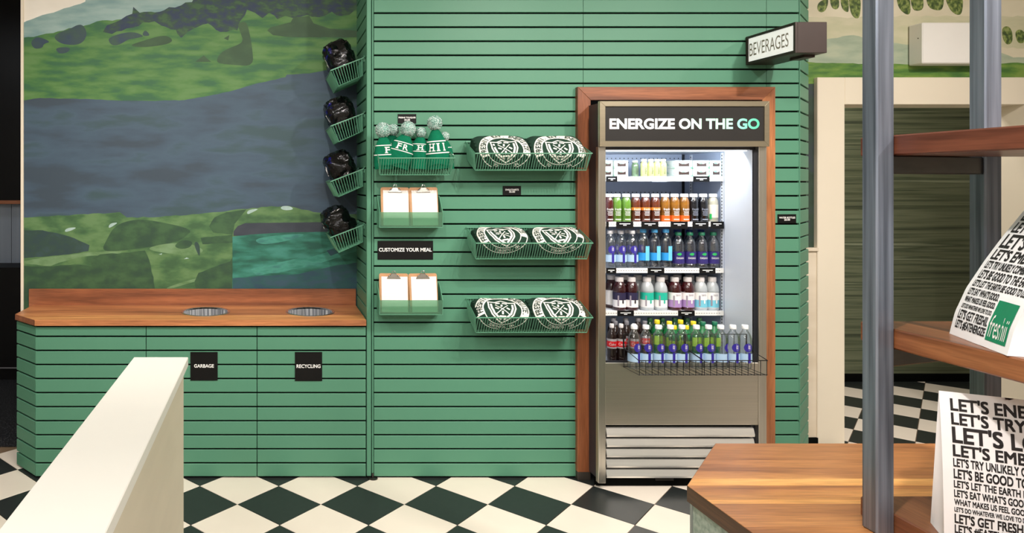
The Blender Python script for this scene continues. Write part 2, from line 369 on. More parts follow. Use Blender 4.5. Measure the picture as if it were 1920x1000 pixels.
P([(104, 91), (118, 88), (133, 90), (128, 98), (115, 101), (108, 98)], m_bush, 0.5, 6)
P([(202, 72), (222, 64), (250, 59), (272, 68), (258, 71), (240, 74), (228, 82), (216, 86), (207, 83)], m_bush, 0.8, 7)
P([(266, 66), (272, 55), (282, 66), (274, 68)], m_bush, 0.3, 8)
P([(240, 86), (270, 76), (305, 66), (320, 70), (324, 78), (310, 84), (270, 89)], m_shade, 0.4, 9)
P([(406, 112), (414, 99), (428, 91), (447, 84), (456, 77), (452, 64), (444, 44), (462, 39), (468, 62), (473, 90), (475.6, 124), (439, 122), (409, 119)], m_shade, 0.4, 10)
P([(501, 57), (508, 51), (525, 47), (545, 42), (550, 33), (580, 30), (588, 44), (618, 54), (672, 58), (672, 70), (544, 69.6), (512, 66)], m_shade, 0.4, 11)
P([(366, 116), (382, 104), (396, 116)], m_shade, 0.4, 12)
P([(420, 72), (430, 66), (428, 76)], m_shade, 0.4, 13)
P([(41, 189), (75, 184), (120, 185), (170, 186), (230, 189), (300, 189), (345, 188), (400, 178), (430, 172), (480, 157), (535, 145), (538, 140), (580, 138), (616, 131), (672, 125), (672, 420), (41, 420)], m_navy, 0.5, 14)
P([(41, 408), (100, 405), (165, 402), (225, 398), (238, 408), (300, 407), (360, 402), (420, 397), (455, 392), (500, 388), (540, 386), (566, 393), (600, 399), (672, 402), (672, 610), (41, 610)], m_low, 1.0, 15)
P([(41, 432), (80, 432), (110, 438), (140, 447), (168, 460), (166, 471), (130, 477), (90, 481), (41, 485)], m_slate, 0.6, 16)
P([(41, 490), (90, 482), (160, 474), (230, 470), (225, 476), (160, 481), (110, 493), (95, 499), (41, 494)], m_pale, 0.8, 17)
P([(41, 498), (95, 500), (140, 496), (172, 500), (170, 486), (188, 477), (232, 474), (272, 470), (280, 488), (288, 520), (295, 600), (41, 600)], m_lowd, 1.0, 18)
P([(190, 471), (200, 450), (212, 428), (232, 416), (262, 411), (300, 416), (362, 430), (348, 444), (330, 455), (270, 465), (225, 471)], m_lowd, 0.6, 19)
P([(272, 468), (300, 458), (345, 455), (372, 462), (384, 472), (360, 480), (318, 476)], m_pale, 1.0, 20)
P([(325, 462), (340, 450), (362, 452), (358, 464), (340, 468)], m_lowd, 0.8, 21)
P([(376, 446), (436, 440), (436, 455), (380, 458)], m_lowd, 0.8, 22)
P([(392, 425), (402, 408), (425, 398), (462, 393), (440, 420), (436, 440), (400, 436)], m_lowd, 0.6, 23)
P([(310, 540), (350, 527), (395, 515), (430, 497), (433, 499), (400, 518), (352, 532), (316, 543)], m_pale, 0.5, 24)
P([(365, 528), (372, 512), (432, 490), (436, 482), (436, 600), (380, 600)], m_lowd, 0.8, 25)
for k, pts in enumerate([[(121, 436), (124, 428), (145, 426), (136, 432)], [(203, 429), (206, 419), (222, 417), (214, 423)], [(463, 403), (464, 394), (487, 391), (474, 398)],
                         [(525, 391), (530, 386), (545, 387), (551, 393), (535, 395)], [(345, 486), (350, 483), (355, 485)], [(298, 477), (304, 475), (303, 478)]]):
    P(pts, m_wht, 0.4, 30 + k)
P([(364, 455), (370, 453), (375, 462), (375, 480), (372, 478), (366, 464)], m_slate, 0.2, 40)
P([(438, 442), (438, 434), (446, 424), (460, 418.5), (672, 416), (672, 445)], m_plum, 0.2, 41)
P([(436, 444), (470, 440), (530, 436), (672, 434), (672, 610), (436, 610)], m_teal, 0.3, 42)
P([(474, 448), (530, 440), (580, 438), (540, 452), (490, 460)], m_teall, 0.8, 43)
P([(470, 505), (520, 492), (590, 480), (672, 458), (672, 470), (600, 494), (520, 512), (480, 516)], m_teall, 0.9, 44)
P([(436, 522), (480, 518), (560, 514), (620, 500), (672, 492), (672, 610), (436, 610)], m_teald, 0.8, 45)
P([(612, 470), (672, 452), (672, 458), (620, 480)], m_teald, 0.6, 46)
# ------------------------------------------------------------------ painted wall and doorway, right
PN[0] = 0
XRW = XR + DCH; X1d, X2d = 3.607, 4.74; YC = 4.32
zh = za(196, YC)
mb = MB(); mb.box(XRW - 0.02, 3.55, YM, 4.52, 0, 3.4); mb.box(X2d + 0.06, 6.4, YM, 4.52, 0, 3.4); mb.box(3.55, X2d + 0.06, YM, 4.52, zh + 0.06, 3.4)
wr = struct('wall_doorway', mb, mat('mural_sky_warm', S(224, 214, 188), 0.6, cols=[S(210, 200, 172), S(228, 219, 194)], scale=(3, 3, 6)), 'painted landscape wall with a wide cream doorway')
Q = lambda pts, m, jag=0.0, seed=0: patch(wr, pts, m, YM, jag, seed)
K1 = (1, 1, 1, 1); m_r1 = pm('mural_mist', (196, 194, 160), (208, 202, 172), sc=(3, 2, 9), k=K1); m_r2 = pm('mural_far_hill', (152, 166, 144), (166, 178, 154), (178, 186, 160), k=K1)
m_r3 = pm('mural_meadow', (70, 112, 48), (98, 136, 54), (126, 152, 66), sc=(3, 2, 12), k=(.9, .95, 1, 1)); m_r4 = pm('mural_tree_green', (58, 76, 40), (78, 98, 46), (120, 138, 70), (150, 160, 96), sc=(22, 9, 16), k=(.95, .95, .95, 1))
xe = 1510
Q([(xe, 32), (1580, 33), (1700, 30), (2800, 34), (2800, 90), (xe, 90)], m_r1, 1.5, 50)
Q([(xe, 80), (1560, 72), (1600, 66), (1640, 76), (1700, 84), (1820, 74), (1900, 108), (2800, 100), (2800, 130), (xe, 130)], m_r2, 1.2, 51)
Q([(xe, 116), (1560, 118), (1620, 120), (1700, 121), (1800, 118), (2800, 122), (2800, 160), (xe, 160)], m_r3, 1.2, 52)
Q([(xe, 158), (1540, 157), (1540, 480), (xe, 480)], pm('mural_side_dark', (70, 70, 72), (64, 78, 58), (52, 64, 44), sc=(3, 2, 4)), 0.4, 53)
for k, pts in enumerate([[(1532, 10), (1538, 2), (1552, -4), (1553, 6), (1548, 20), (1540, 24), (1533, 20)], [(1555, -10), (1572, -10), (1574, 12), (1568, 19), (1558, 14)], [(1575, -10), (1590, -10), (1592, 22), (1586, 23), (1577, 14)],
                         [(1590, -10), (1614, -10), (1613, 32), (1604, 36), (1594, 24)], [(1680, -10), (1705, -10), (1708, 24), (1700, 29), (1684, 15)], [(1706, -10), (1730, -10), (1732, 16), (1722, 21), (1710, 18)],
                         [(1735, -10), (1770, -10), (1768, 18), (1756, 20), (1740, 14)], [(1770, -10), (1806, -10), (1804, 26), (1794, 29), (1780, 18)],
                         [(1878, 52), (1890, 48), (1898, 60), (1898, 80), (1888, 85), (1880, 74)], [(1902, 60), (1912, 54), (1922, 62), (1922, 80), (1908, 82)], [(1924, 56), (1940, 52), (1946, 78), (1930, 84)]]):
    Q(pts, m_r4, 1.2, 60 + k)
mb = MB(); mb.box(XRW - 0.02, 3.44, YM - 0.02, YM, 0.06, za(470, YM)); mb.box(XRW - 0.02, 3.44, YM - 0.035, YM, za(470, YM), za(464, YM))
struct('wall_wainscot', mb, mat('wainscot', S(224, 208, 184), 0.5, cols=[S(216, 200, 176), S(232, 218, 196)], scale=(1, 1, 9)), 'narrow cream wainscot panel beside the green column')
mb = MB(); mb.box(XRW - 0.02, 3.44, YM - 0.03, YM, 0, za(821.5, YM - .03)); struct('baseboard_right', mb, black, 'black baseboard under the cream wainscot')
# casing: two jambs and a header, each a piece
ct = za(145, YC)
mb = MB(); mb.box(xa(1533, YC), X1d, YC, 4.52, 0, ct); jamb = struct('door_1', mb, cream, 'wide cream door casing beside the green column', 0.003)
mb = MB(); mb.box(X1d, X2d, YC, 4.52, zh, ct); obj('header', mb, cream, jamb, 0.003)
mb = MB(); mb.box(X2d, X2d + 0.18, YC, 4.52, 0, ct); obj('jamb', mb, cream, jamb, 0.003)
# corridor beyond
mb = MB(); mb.box(3.0, 6.4, 5.77, 5.87, 0, 3.4)
struct('wall_corridor', mb, mat('striped_wallcovering', None, 0.6, cols=[S(62, 70, 54), S(92, 100, 76), S(118, 124, 98), S(76, 86, 64), S(142, 148, 122)], scale=(0.5, 1, 26), detail=6), 'dark olive wallcovering with horizontal streaks beyond the doorway')
mb = MB(); mb.box(3.0, 6.4, 5.75, 5.77, 0, za(702, 5.75)); struct('baseboard_corridor', mb, black, 'black baseboard under the olive streaked wall')
mb = MB(); mb.box(3.25, 3.35, 4.52, 5.77, 0, 3.4); struct('wall_corridor_left', mb, MATS['side_paint'])
# ------------------------------------------------------------------ kitchen glimpse at the left edge
YK = 5.77
mb = MB(); mb.box(-4.6, xa(38.5, 4.4) + 0.3, YK, YK + 0.35, 0.11, za(502, YK)); mb.box(-4.6, -1.3, YK + 0.04, YK + 0.35, 0, 0.11)
k = obj('back_counter', mb, darkwall); tag(k, 'black back counter at the far left edge, beyond the painted wall', 'counter')
mb = MB(); mb.box(-4.6, -1.3, YK - 0.004, YK + 0.002, 0.106, 0.115); obj('edge_strip', mb, mat('grey_edge', S(120, 120, 124), 0.4), k)
mb = MB(); mb.box(-4.6, -1.3, YK + 0.35, YK + 0.45, 0, za(381, YK)); struct('wall_kitchen', mb, black)
mb = MB()
for i in range(-16, 1):
    mb.box(-1.3 + i * 0.2 - 0.196, -1.3 + i * 0.2, YK + 0.335, YK + 0.35, za(502, YK), za(383, YK + .34))
sp = obj('splashback', mb, greywall, None); sp['kind'] = 'structure'; sp.name = 'wall_splashback'
mb = MB(); mb.box(-4.6, -1.3, YK + 0.25, YK + 0.36, za(382.5, YK + .25), za(376, YK + .25)); tag(obj('display_shelf', mb, walX2), 'thin wooden shelf edge under the black menu wall', 'shelf')
mb = MB(); mb.box(-4.6, -1.3, YK + 0.3, YK + 0.4, za(376, YK + .3), 3.4); struct('wall_menu', mb, darkwall, 'black menu wall at the far left edge')

# ------------------------------------------------------------------ slatted green column
XS0 = xa(701, YW)                       # where the front slats begin
FXL, FXR = xa(1083, 3.845), xa(1454, 3.845)      # wooden fridge surround, outer edges
FZT = za(163, 3.845)
mb = MB(); B = 0.011
mb.box(XL + B, FXL + 0.04, YW + B, 4.7, 0, 3.2)
mb.slab([(FXR - 0.04, YW + B), (XR - 0.006, YW + B), (XR + DCH - 0.014, YW + DCH + 0.0035), (XR + DCH - 0.014, 4.7), (FXR - 0.04, 4.7)], 0, 3.2)
mb.box(FXL + 0.04, FXR - 0.04, YW + B, 4.7, FZT - 0.03, 3.2)
col = struct('wall_center_slats', mb, black, 'green slatted wall column around the drinks fridge')
def slat_mesh(L, h, d=0.0105):
    """a horizontal slat from (0,0,0) along +x, front face at y=0, with eased front edges"""
    e = 0.0022; pr = [(0, e), (e, 0), (h - e, 0), (h, e), (h, d), (0, d)]
    return MB().prism(pr, lambda z, y, t: (t, y, z), 0, L).mesh('slat', green)
SLM = {}
def slat(parent, x, y, z0, z1, L, rz=0.0):
    key = (round(L, 4), round(z1 - z0, 4))
    if key not in SLM: SLM[key] = slat_mesh(L, z1 - z0)
    o = link('slat', SLM[key], (x, y, z0), parent); o.rotation_euler = (0, 0, rz); return o
J1, J2 = xa(1093.5, YW), xa(1437, YW); g = 0.0012
for k in range(-12, 26):
    a, b = zl(k + 1) + GAP, zl(k) - GAP
    if k <= -2:
        for (p, q) in ((XS0, J1), (J1, J2), (J2, xa(1498, YW))): slat(col, p + g, YW, a, b, q - p - 2 * g)
    else:
        slat(col, XS0 + g, YW, a, b, FXL + 0.02 - XS0); slat(col, FXR - 0.02, YW, a, b, xa(1498, YW) - FXR + 0.02)
    slat(col, XR + 0.004, YW + 0.006, a, b, DCH * 1.4142 - 0.008, PI / 4)                                  # chamfered right corner
    if a > 0.75: slat(col, XL, YM - 0.004, a, b, YM - YW - 0.028, -PI / 2)                                    # left return
mb = MB(); mb.box(XL - 0.003, XL + 0.022, YW - 0.003, YW + 0.03, 0.012, 3.2); mb.box(XL + 0.026, XS0 - 0.002, YW - 0.002, YW + 0.03, 0.012, 3.2)
obj('corner_trim', mb, green, col, 0.002)
mb = MB(); mb.box(xa(1498, YW) + 0.001, XR + 0.003, YW - 0.002, YW + 0.03, 0.012, 3.2); obj('corner_trim', mb, green, col, 0.002)
mb = MB(); mb.lathe([(0.028, 0.0), (0.028, 0.004), (0.012, 0.007), (0.006, 0.008), (0.006, 0.03)], 16, (XL + 0.03, YW - 0.004, 0)); obj('levelling_foot', mb, darkst, col, smooth=True)

# ------------------------------------------------------------------ cabinets with slatted fronts
ZCT = za(599.8, 3.86); ZCB = za(610.8, 3.86)
cx = [xa(66, YW), xa(274, YW), xa(482, YW), XL - 0.006]
CH = 0.165
cab_lbl = ['left green slatted cabinet with a chamfered end under the counter', 'middle green slatted cabinet carrying the GARBAGE sign', 'right green slatted cabinet carrying the RECYCLING sign']
for i in range(3):
    r = thing('waste_cabinet', cab_lbl[i], 'cabinet', ((cx[i] + cx[i + 1]) / 2, 4.1, 0), 'green slatted cabinets under the counter')
    mb = MB(); x0, x1 = cx[i] + 0.001, cx[i + 1] - 0.001; zt = ZCB - 0.001
    holes = [xa(385.7, 4.1), xa(581.5, 4.1)]
    if i == 0: mb.slab([(x0 + 0.006, YW + B), (x1, YW + B), (x1, YM - 0.045), (x0 - CH + 0.012, YM - 0.045), (x0 - CH + 0.012, YW + CH + 0.006)], 0.02, zt)
    else:                                              # open carcass: the chute hangs inside
        mb.box(x0, x0 + 0.018, YW + B, YM - 0.045, 0.02, zt); mb.box(x1 - 0.018, x1, YW + B, YM - 0.045, 0.02, zt)
        mb.box(x0 + 0.018, x1 - 0.018, YM - 0.06, YM - 0.045, 0.02, zt); mb.box(x0 + 0.018, x1 - 0.018, YW + B, YM - 0.06, 0.02, 0.04)
        mb.box(x0 + 0.018, x1 - 0.018, YW + B, YW + B + 0.012, 0.04, zt)
    obj('carcass', mb, black, r)
    for k in range(15, 26):
        a, b = zl(k + 1) + GAP, zl(k) - GAP
        if k == 15: b = ZCB - 0.012
        slat(r, x0 + 0.0012, YW, a, b, x1 - x0 - 0.0024)
        if i == 0: slat(r, x0 - CH - 0.002, YW + CH + 0.004, a, b, CH * 1.4142 - 0.001, -PI / 4)
    mb = MB(); mb.box(x0 + 0.02, x1 - 0.02, YW + 0.06, YM - 0.06, 0.0, 0.02); obj('plinth', mb, black, r)
# ------------------------------------------------------------------ walnut worktop, two planks and a backsplash
XA, XB = cx[0] - CH - 0.004, XL - 0.008; YF = 3.855; YJ = 3.99; YBK = YM - 0.03
cy, R = 4.10, 0.138
def arc(cxh, front):
    a = math.acos((YJ - cy) / R)           # half angle measured from +y
    out = []
    for t in range(25):
        if front: th = -PI / 2 - (PI - a) + 2 * (PI - a) * t / 24        # lower arc, left to right
        else: th = PI / 2 + a - 2 * a * t / 24
        out.append((cxh + R * math.cos(th), cy + R * math.sin(th)))
    return out
top = thing('worktop', 'long walnut counter top with two round steel waste holes', 'countertop', ((XA + XB) / 2, 4.1, ZCB))
back = [(XA, YJ)] if False else [(XA, YW + CH)]
bl = [(XA, YBK), (XA, YW + CH - 0.01), (XA + (YW + CH - 0.01 - YJ), YJ)]
for h in holes: bl += arc(h, False)
bl += [(XB, YJ), (XB, YBK)]
mb = MB(); mb.slab(bl, ZCB, ZCT); obj('plank', mb, walX, top, 0.0012)
fl = [(XA + (YW + CH - 0.01 - YJ), YJ - 0.0008)]
for h in holes: fl += arc(h, True)
fl += [(XB, YJ - 0.0008), (XB, YF), (XA + (YW + CH - 0.01 - YF), YF)]
mb = MB(); mb.slab(fl, ZCB, ZCT); obj('plank', mb, wood('walnut_front', [S(164, 108, 66), S(190, 134, 84), S(222, 170, 114)], 'X', seed=6.2), top, 0.0012)
mb = MB(); mb.box(XA + (YW + CH - 0.01 - YF) + 0.0005, XB, YF - 0.0018, YF - 0.0001, ZCB, ZCT - 0.0012); obj('dark_edge_strip', mb, walX, top)
a_ = XA + (YW + CH - 0.01 - YF); mb = MB(); mb.slab([(a_, YF - 0.0002), (a_ - 0.0012, YF - 0.0014), (XA - 0.0012, YW + CH - 0.0114), (XA, YW + CH - 0.0102)], ZCB, ZCT - 0.0012); obj('dark_edge_strip', mb, walX2, top)
mb = MB(); mb.box(xa(54, 4.32), XL - 0.004, YBK, YM - 0.029 + 0.002, ZCB, ZCT + 0.001)
mb = MB(); mb.box(xa(54, YBK), XL - 0.008, YBK + 0.0005, YM - 0.03 + 0.0005, 0, 0)
mb = MB(); mb.box(xa(54, YBK), XL - 0.008, YBK, YM - 0.009, ZCB, za(542.3, YBK)); obj('backsplash', mb, walX2, top, 0.001)
for i, h in enumerate(holes):
    c = thing('waste_chute', ['round steel waste chute in the counter above the GARBAGE sign', 'round steel waste chute in the counter above the RECYCLING sign'][i], 'waste chute', (h, cy, ZCT), 'round steel chutes in the walnut counter')
    mb = MB(); mb.lathe([(R - 0.004, -0.01), (R - 0.006, 0.0008), (R - 0.002, 0.003), (R + 0.006, 0.0035), (R + 0.009, 0.0015), (R + 0.009, 0.0003)], 48, (h, cy, ZCT), caps=False); obj('rim', mb, chrome, c, smooth=True)
    mb = MB(); mb.lathe([(R - 0.0045, -0.003), (R - 0.006, -0.06), (R - 0.006, -0.30)], 48, (h, cy, ZCT), caps=False); obj('liner', mb, mat('chute_painted_reflection', None, 0.25, 0.55, cols=[S(70, 74, 84), S(240, 242, 246), S(120, 124, 134), S(255, 255, 255), S(90, 94, 104)], scale=(22, 22, 0.2), detail=5), c, smooth=True)  # bright and dark reflection streaks painted into the steel colour
# ------------------------------------------------------------------ flat black signs
def sign(name, label, x0, y0, x1, y1, Y, lines, parent=None):
    """black plate with white lettering; lines = (text, centre px y, width px, height px)"""
    mb = MB(); mb.box(xa(x0, Y), xa(x1, Y), Y, Y + 0.0035, za(y1, Y), za(y0, Y)); r = obj(name, mb, signblk, None, 0.0005); tag(r, label, 'sign')
    t = MB()
    for (s, yy, wpx, hpx) in lines:
        put_text(t, s, lambda u, v: (u, Y - 0.0006, v), wpx * Y / F, hpx * Y / F, 0.02, cx=xa((x0 + x1) / 2, Y), cy=za(yy, Y))
    obj('lettering', t, white, r)
YS = YW - 0.004
sign('sign_plate', 'square black sign reading GARBAGE on the middle cabinet', 357, 660.5, 408, 714, YS, [('GARBAGE', 686.5, 37, 6.6)])
sign('sign_plate', 'square black sign reading RECYCLING on the right cabinet', 553, 660.5, 604, 715, YS, [('RECYCLING', 687, 45, 6.8)])
sign('sign_plate', 'wide black sign reading CUSTOMIZE YOUR MEAL between the clipboard holders', 708, 452, 812, 487, YS, [('CUSTOMIZE YOUR MEAL', 468.5, 99, 7)])
sign('price_sign', 'small black price sign above the basket of knit hats', 746, 214, 780.5, 231.5, YS, [('FRESHII TOUQUES', 220.8, 32, 3.6), ('20.00', 225, 11, 3.4)])
sign('price_sign', 'small black SWEATSHIRTS price sign under the top sweatshirt basket', 943, 349, 977, 366, YS, [('SWEATSHIRTS', 356, 25, 3.4), ('35.00', 359.8, 11, 3.4)])
sign('price_sign', 'small black WATER BOTTLES price sign right of the fridge', 1458.5, 402, 1493, 419, YS, [('WATER BOTTLES', 408.3, 30, 3.4), ('20.00', 412.3, 11, 3.4)])
# ------------------------------------------------------------------ projecting BEVERAGES light box
bx0 = xa(1398, YW); Yn = bx0 * F / (1491 - PX); bx1 = bx0 + 60 * Yn / F; bz0, bz1 = za(99, Yn), za(41, Yn)
brown = mat('bronze_metal', S(62, 50, 46), 0.45, 0.3, var=0.06)
bs = thing('blade_sign', 'dark bronze projecting light box reading BEVERAGES over the fridge', 'sign', ((bx0 + bx1) / 2, (Yn + YW) / 2, bz0))
mb = MB(); mb.box(bx0 + 0.012, bx1, Yn, YW - 0.001, bz0, bz1); obj('housing', mb, brown, bs, 0.002)
fr = 0.014
mb = MB(); mb.box(bx0, bx0 + 0.012, Yn, YW - 0.001, bz1 - fr, bz1); mb.box(bx0, bx0 + 0.012, Yn, YW - 0.001, bz0, bz0 + fr)
mb.box(bx0, bx0 + 0.012, Yn, Yn + fr, bz0 + fr, bz1 - fr); mb.box(bx0, bx0 + 0.012, YW - 0.001 - fr * 1.3, YW - 0.001, bz0 + fr, bz1 - fr); obj('face_frame', mb, brown, bs, 0.001)
mb = MB(); mb.box(bx0 + 0.004, bx0 + 0.012, Yn + fr, YW - fr * 1.3, bz0 + fr, bz1 - fr); face = obj('light_panel', mb, mat('lit_panel', S(248, 246, 242), 0.4, var=0.005, emit=0.75), bs)
t = MB(); put_text(t, 'BEVERAGES', lambda u, v: (bx0 + 0.0035, YW - 0.026 - (u + 0.145), (bz0 + bz1) / 2 + v), 0.29, 0.072, 0.0); obj('lettering', t, mat('grey_print', S(166, 154, 142), 0.6), face)
mb = MB(); mb.box(bx1 - 0.07, bx1 - 0.015, Yn + 0.06, Yn + 0.16, bz0 - 0.012, bz0 - 0.0005); obj('wall_bracket', mb, brown, bs)
# ------------------------------------------------------------------ white wall box over the doorway
Yb = 4.25
mb = MB(); mb.box(xa(1730, Yb), xa(1868, Yb), Yb, YM - 0.004, za(119, Yb), za(42, Yb)); wbx = obj('wall_unit', mb, mat('white_enamel', S(238, 234, 228), 0.4, var=0.01), None, 0.006); tag(wbx, 'white rectangular wall box mounted above the doorway', 'wall unit')
mb = MB(); mb.lathe([(0.004, 0), (0.004, 0.001)], 10); 
for v in mb.v: pass
mb = MB(Matrix.Translation((xa(1730, Yb) - 0.0006, Yb + 0.03, za(70, Yb))) @ Matrix.Rotation(PI / 2, 4, 'Y')); mb.lathe([(0.004, 0), (0.004, 0.001)], 10); obj('screw', mb, darkst, wbx)
# ------------------------------------------------------------------ walnut surround of the fridge
fr = thing('fridge_surround', 'walnut frame set into the green slats around the fridge', 'frame', ((FXL + FXR) / 2, YW, 0))
sw = 0.0735; y0f, y1f = 3.845, YW + 0.02
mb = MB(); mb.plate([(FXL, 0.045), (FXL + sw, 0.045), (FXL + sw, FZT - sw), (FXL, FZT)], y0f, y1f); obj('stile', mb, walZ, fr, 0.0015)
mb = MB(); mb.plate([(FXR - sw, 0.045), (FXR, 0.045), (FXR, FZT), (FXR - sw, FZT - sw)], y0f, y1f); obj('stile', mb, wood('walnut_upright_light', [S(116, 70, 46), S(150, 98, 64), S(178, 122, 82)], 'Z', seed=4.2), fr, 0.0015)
mb = MB(); mb.plate([(FXL, FZT), (FXL + sw, FZT - sw), (FXR - sw, FZT - sw), (FXR, FZT)], y0f, y1f); obj('rail', mb, walX2, fr, 0.0015)
for x in (FXL + 0.001, FXR - sw): 
    mb = MB(); mb.box(x, x + sw - 0.001, y0f + 0.001, y1f, 0.0, 0.0445); obj('base_block', mb, mat('charcoal_base', S(58, 52, 46), 0.5), fr, 0.001)
# ------------------------------------------------------------------ open-front drinks fridge
YFR = 3.73; fx0, fx1 = xa(1122, YFR), xa(1437.7, YFR); ox0, ox1 = xa(1136, YFR), xa(1413, YFR)
fz0, fzt = za(907, YFR), za(189.6, 3.715); oz0, oz1 = za(681, YFR), za(281, YFR); YB = 4.36
fg = thing('drinks_fridge', 'tall stainless open drinks fridge with ENERGIZE ON THE GO header', 'fridge', ((fx0 + fx1) / 2, 4.05, 0))
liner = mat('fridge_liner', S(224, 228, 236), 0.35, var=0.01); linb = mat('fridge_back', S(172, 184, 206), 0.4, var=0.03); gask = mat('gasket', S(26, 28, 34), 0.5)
hz0_ = za(275, 3.70)
mb = MB(); mb.box(fx0 + 0.002, ox0 - 0.004, YFR + 0.03, YB + 0.05, fz0 + 0.02, fzt - 0.01); mb.box(ox1 + 0.006, fx1 - 0.002, YFR + 0.03, YB + 0.05, fz0 + 0.02, fzt - 0.01); mb.box(fx0 + 0.002, fx1 - 0.002, 3.722, YFR + 0.03, hz0_ + 0.002, fzt - 0.01)
mb.box(ox0 - 0.004, ox1 + 0.006, YB + 0.004, YB + 0.05, fz0 + 0.02, fzt - 0.01); mb.box(ox0 - 0.004, ox1 + 0.006, YFR + 0.03, YB + 0.004, oz1 + 0.004, fzt - 0.01)
mb.box(ox0 - 0.004, ox1 + 0.006, YFR + 0.05, YB + 0.004, fz0 + 0.02, oz0 - 0.035); obj('cabinet', mb, mat('fridge_side', S(56, 55, 62), 0.4, 0.2), fg)
mb = MB(); mb.box(fx0, ox0, YFR, YFR + 0.03, fz0, za(275, 3.715)); obj('stile', mb, steelv, fg, 0.002)
mb = MB(); mb.box(xa(1423, YFR), fx1, YFR, YFR + 0.03, fz0, za(275, 3.715)); obj('stile', mb, steelv, fg, 0.002)
mb = MB(); mb.box(ox1 + 0.001, xa(1423, YFR), YFR + 0.012, YFR + 0.03, oz0, oz1); obj('gasket', mb, gask, fg)
# header box with lit lettering
hx0, hx1, hz0, hz1 = xa(1124.6, 3.70), xa(1443, 3.70), za(275, 3.70), za(189.6, 3.70)
px0, px1, pz0, pz1 = xa(1135.3, 3.70), xa(1434, 3.70), za(264.5, 3.70), za(199.5, 3.70)
mb = MB(); mb.box(hx0, hx1, 3.712, 3.722, hz0, hz1); hd = obj('header', mb, steel, fg, 0.002)
for q in ([(hx0, hz0), (px0, pz0), (px0, pz1), (hx0, hz1)], [(hx1, hz0), (px1, pz0), (px1, pz1), (hx1, hz1)], [(hx0, hz1), (px0, pz1), (px1, pz1), (hx1, hz1)], [(hx0, hz0), (px0, pz0), (px1, pz0), (hx1, hz0)]):
    mb = MB(); mb.plate(q, 3.70, 3.712); obj('bezel', mb, mat('bezel_steel', S(186, 174, 150), 0.3, 0.9, var=0.05, scale=(2, 60, 60)), hd, 0.001)
mb = MB(); mb.box(px0, px1, 3.708, 3.7125, pz0, pz1); obj('sign_face', mb, mat('charcoal_acrylic', S(44, 42, 41), 0.3, var=0.03), hd)
# letters fade from white to green along the word
gm = bpy.data.materials.new('lit_letters'); gm.use_nodes = True; nt = gm.node_tree; b = nt.nodes['Principled BSDF']
tc = nt.nodes.new('ShaderNodeTexCoord'); sx = nt.nodes.new('ShaderNodeSeparateXYZ'); mr = nt.nodes.new('ShaderNodeMapRange'); rp = nt.nodes.new('ShaderNodeValToRGB')
nt.links.new(tc.outputs['Object'], sx.inputs[0]); nt.links.new(sx.outputs['X'], mr.inputs[0]); mr.inputs[1].default_value = -0.40; mr.inputs[2].default_value = 0.41
nt.links.new(mr.outputs[0], rp.inputs[0]); e = rp.color_ramp.elements; e[0].position = 0; e[0].color = S(244, 226, 224); e[1].position = 1; e[1].color = S(72, 178, 146)
for p, c in ((0.06, S(255, 255, 255)), (0.42, S(255, 255, 255)), (0.55, S(206, 244, 228)), (0.80, S(168, 232, 206)), (0.92, S(104, 204, 168))):
    x = e.new(p); x.color = c
nt.links.new(rp.outputs[0], b.inputs['Base Color']); nt.links.new(rp.outputs[0], b.inputs['Emission Color']); b.inputs['Emission Strength'].default_value = 0.5
t = MB(); put_text(t, 'ENERGIZE ON THE GO', lambda u, v: (u, 3.7072, v), 282 * 3.7 / F, 20.2 * 3.7 / F, 0.035, cx=xa(1285, 3.7), cy=za(232, 3.7)); obj('lettering', t, gm, hd)
# lower panel, louvres, kick plate
mb = MB(); mb.box(ox0, xa(1423, YFR), YFR + 0.004, YFR + 0.05, za(798, YFR), oz0); obj('lower_panel', mb, steel, fg, 0.002)
mb = MB(); mb.box(ox0, xa(1423, YFR), YFR + 0.04, YFR + 0.05, fz0, za(798, YFR)); obj('grille_back', mb, black, fg)
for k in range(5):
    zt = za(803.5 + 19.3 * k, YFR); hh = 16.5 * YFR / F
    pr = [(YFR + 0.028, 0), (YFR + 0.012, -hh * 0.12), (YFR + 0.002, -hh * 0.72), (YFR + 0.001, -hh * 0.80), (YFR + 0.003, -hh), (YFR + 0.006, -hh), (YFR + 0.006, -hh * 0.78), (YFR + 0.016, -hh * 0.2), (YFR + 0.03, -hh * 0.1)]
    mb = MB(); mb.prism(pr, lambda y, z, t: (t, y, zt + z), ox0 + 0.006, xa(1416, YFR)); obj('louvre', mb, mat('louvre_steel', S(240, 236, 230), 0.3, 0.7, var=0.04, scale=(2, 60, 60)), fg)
mb = MB(); mb.box(ox0 - 0.03, fx1, YFR + 0.045, YFR + 0.07, 0.0, fz0 + 0.03); obj('kick_plate', mb, black, fg)
mb = MB(); mb.box(xa(1236, YFR), xa(1270, YFR), YFR + 0.034, YFR + 0.045, 0.032, 0.05); obj('latch', mb, darkst, fg)
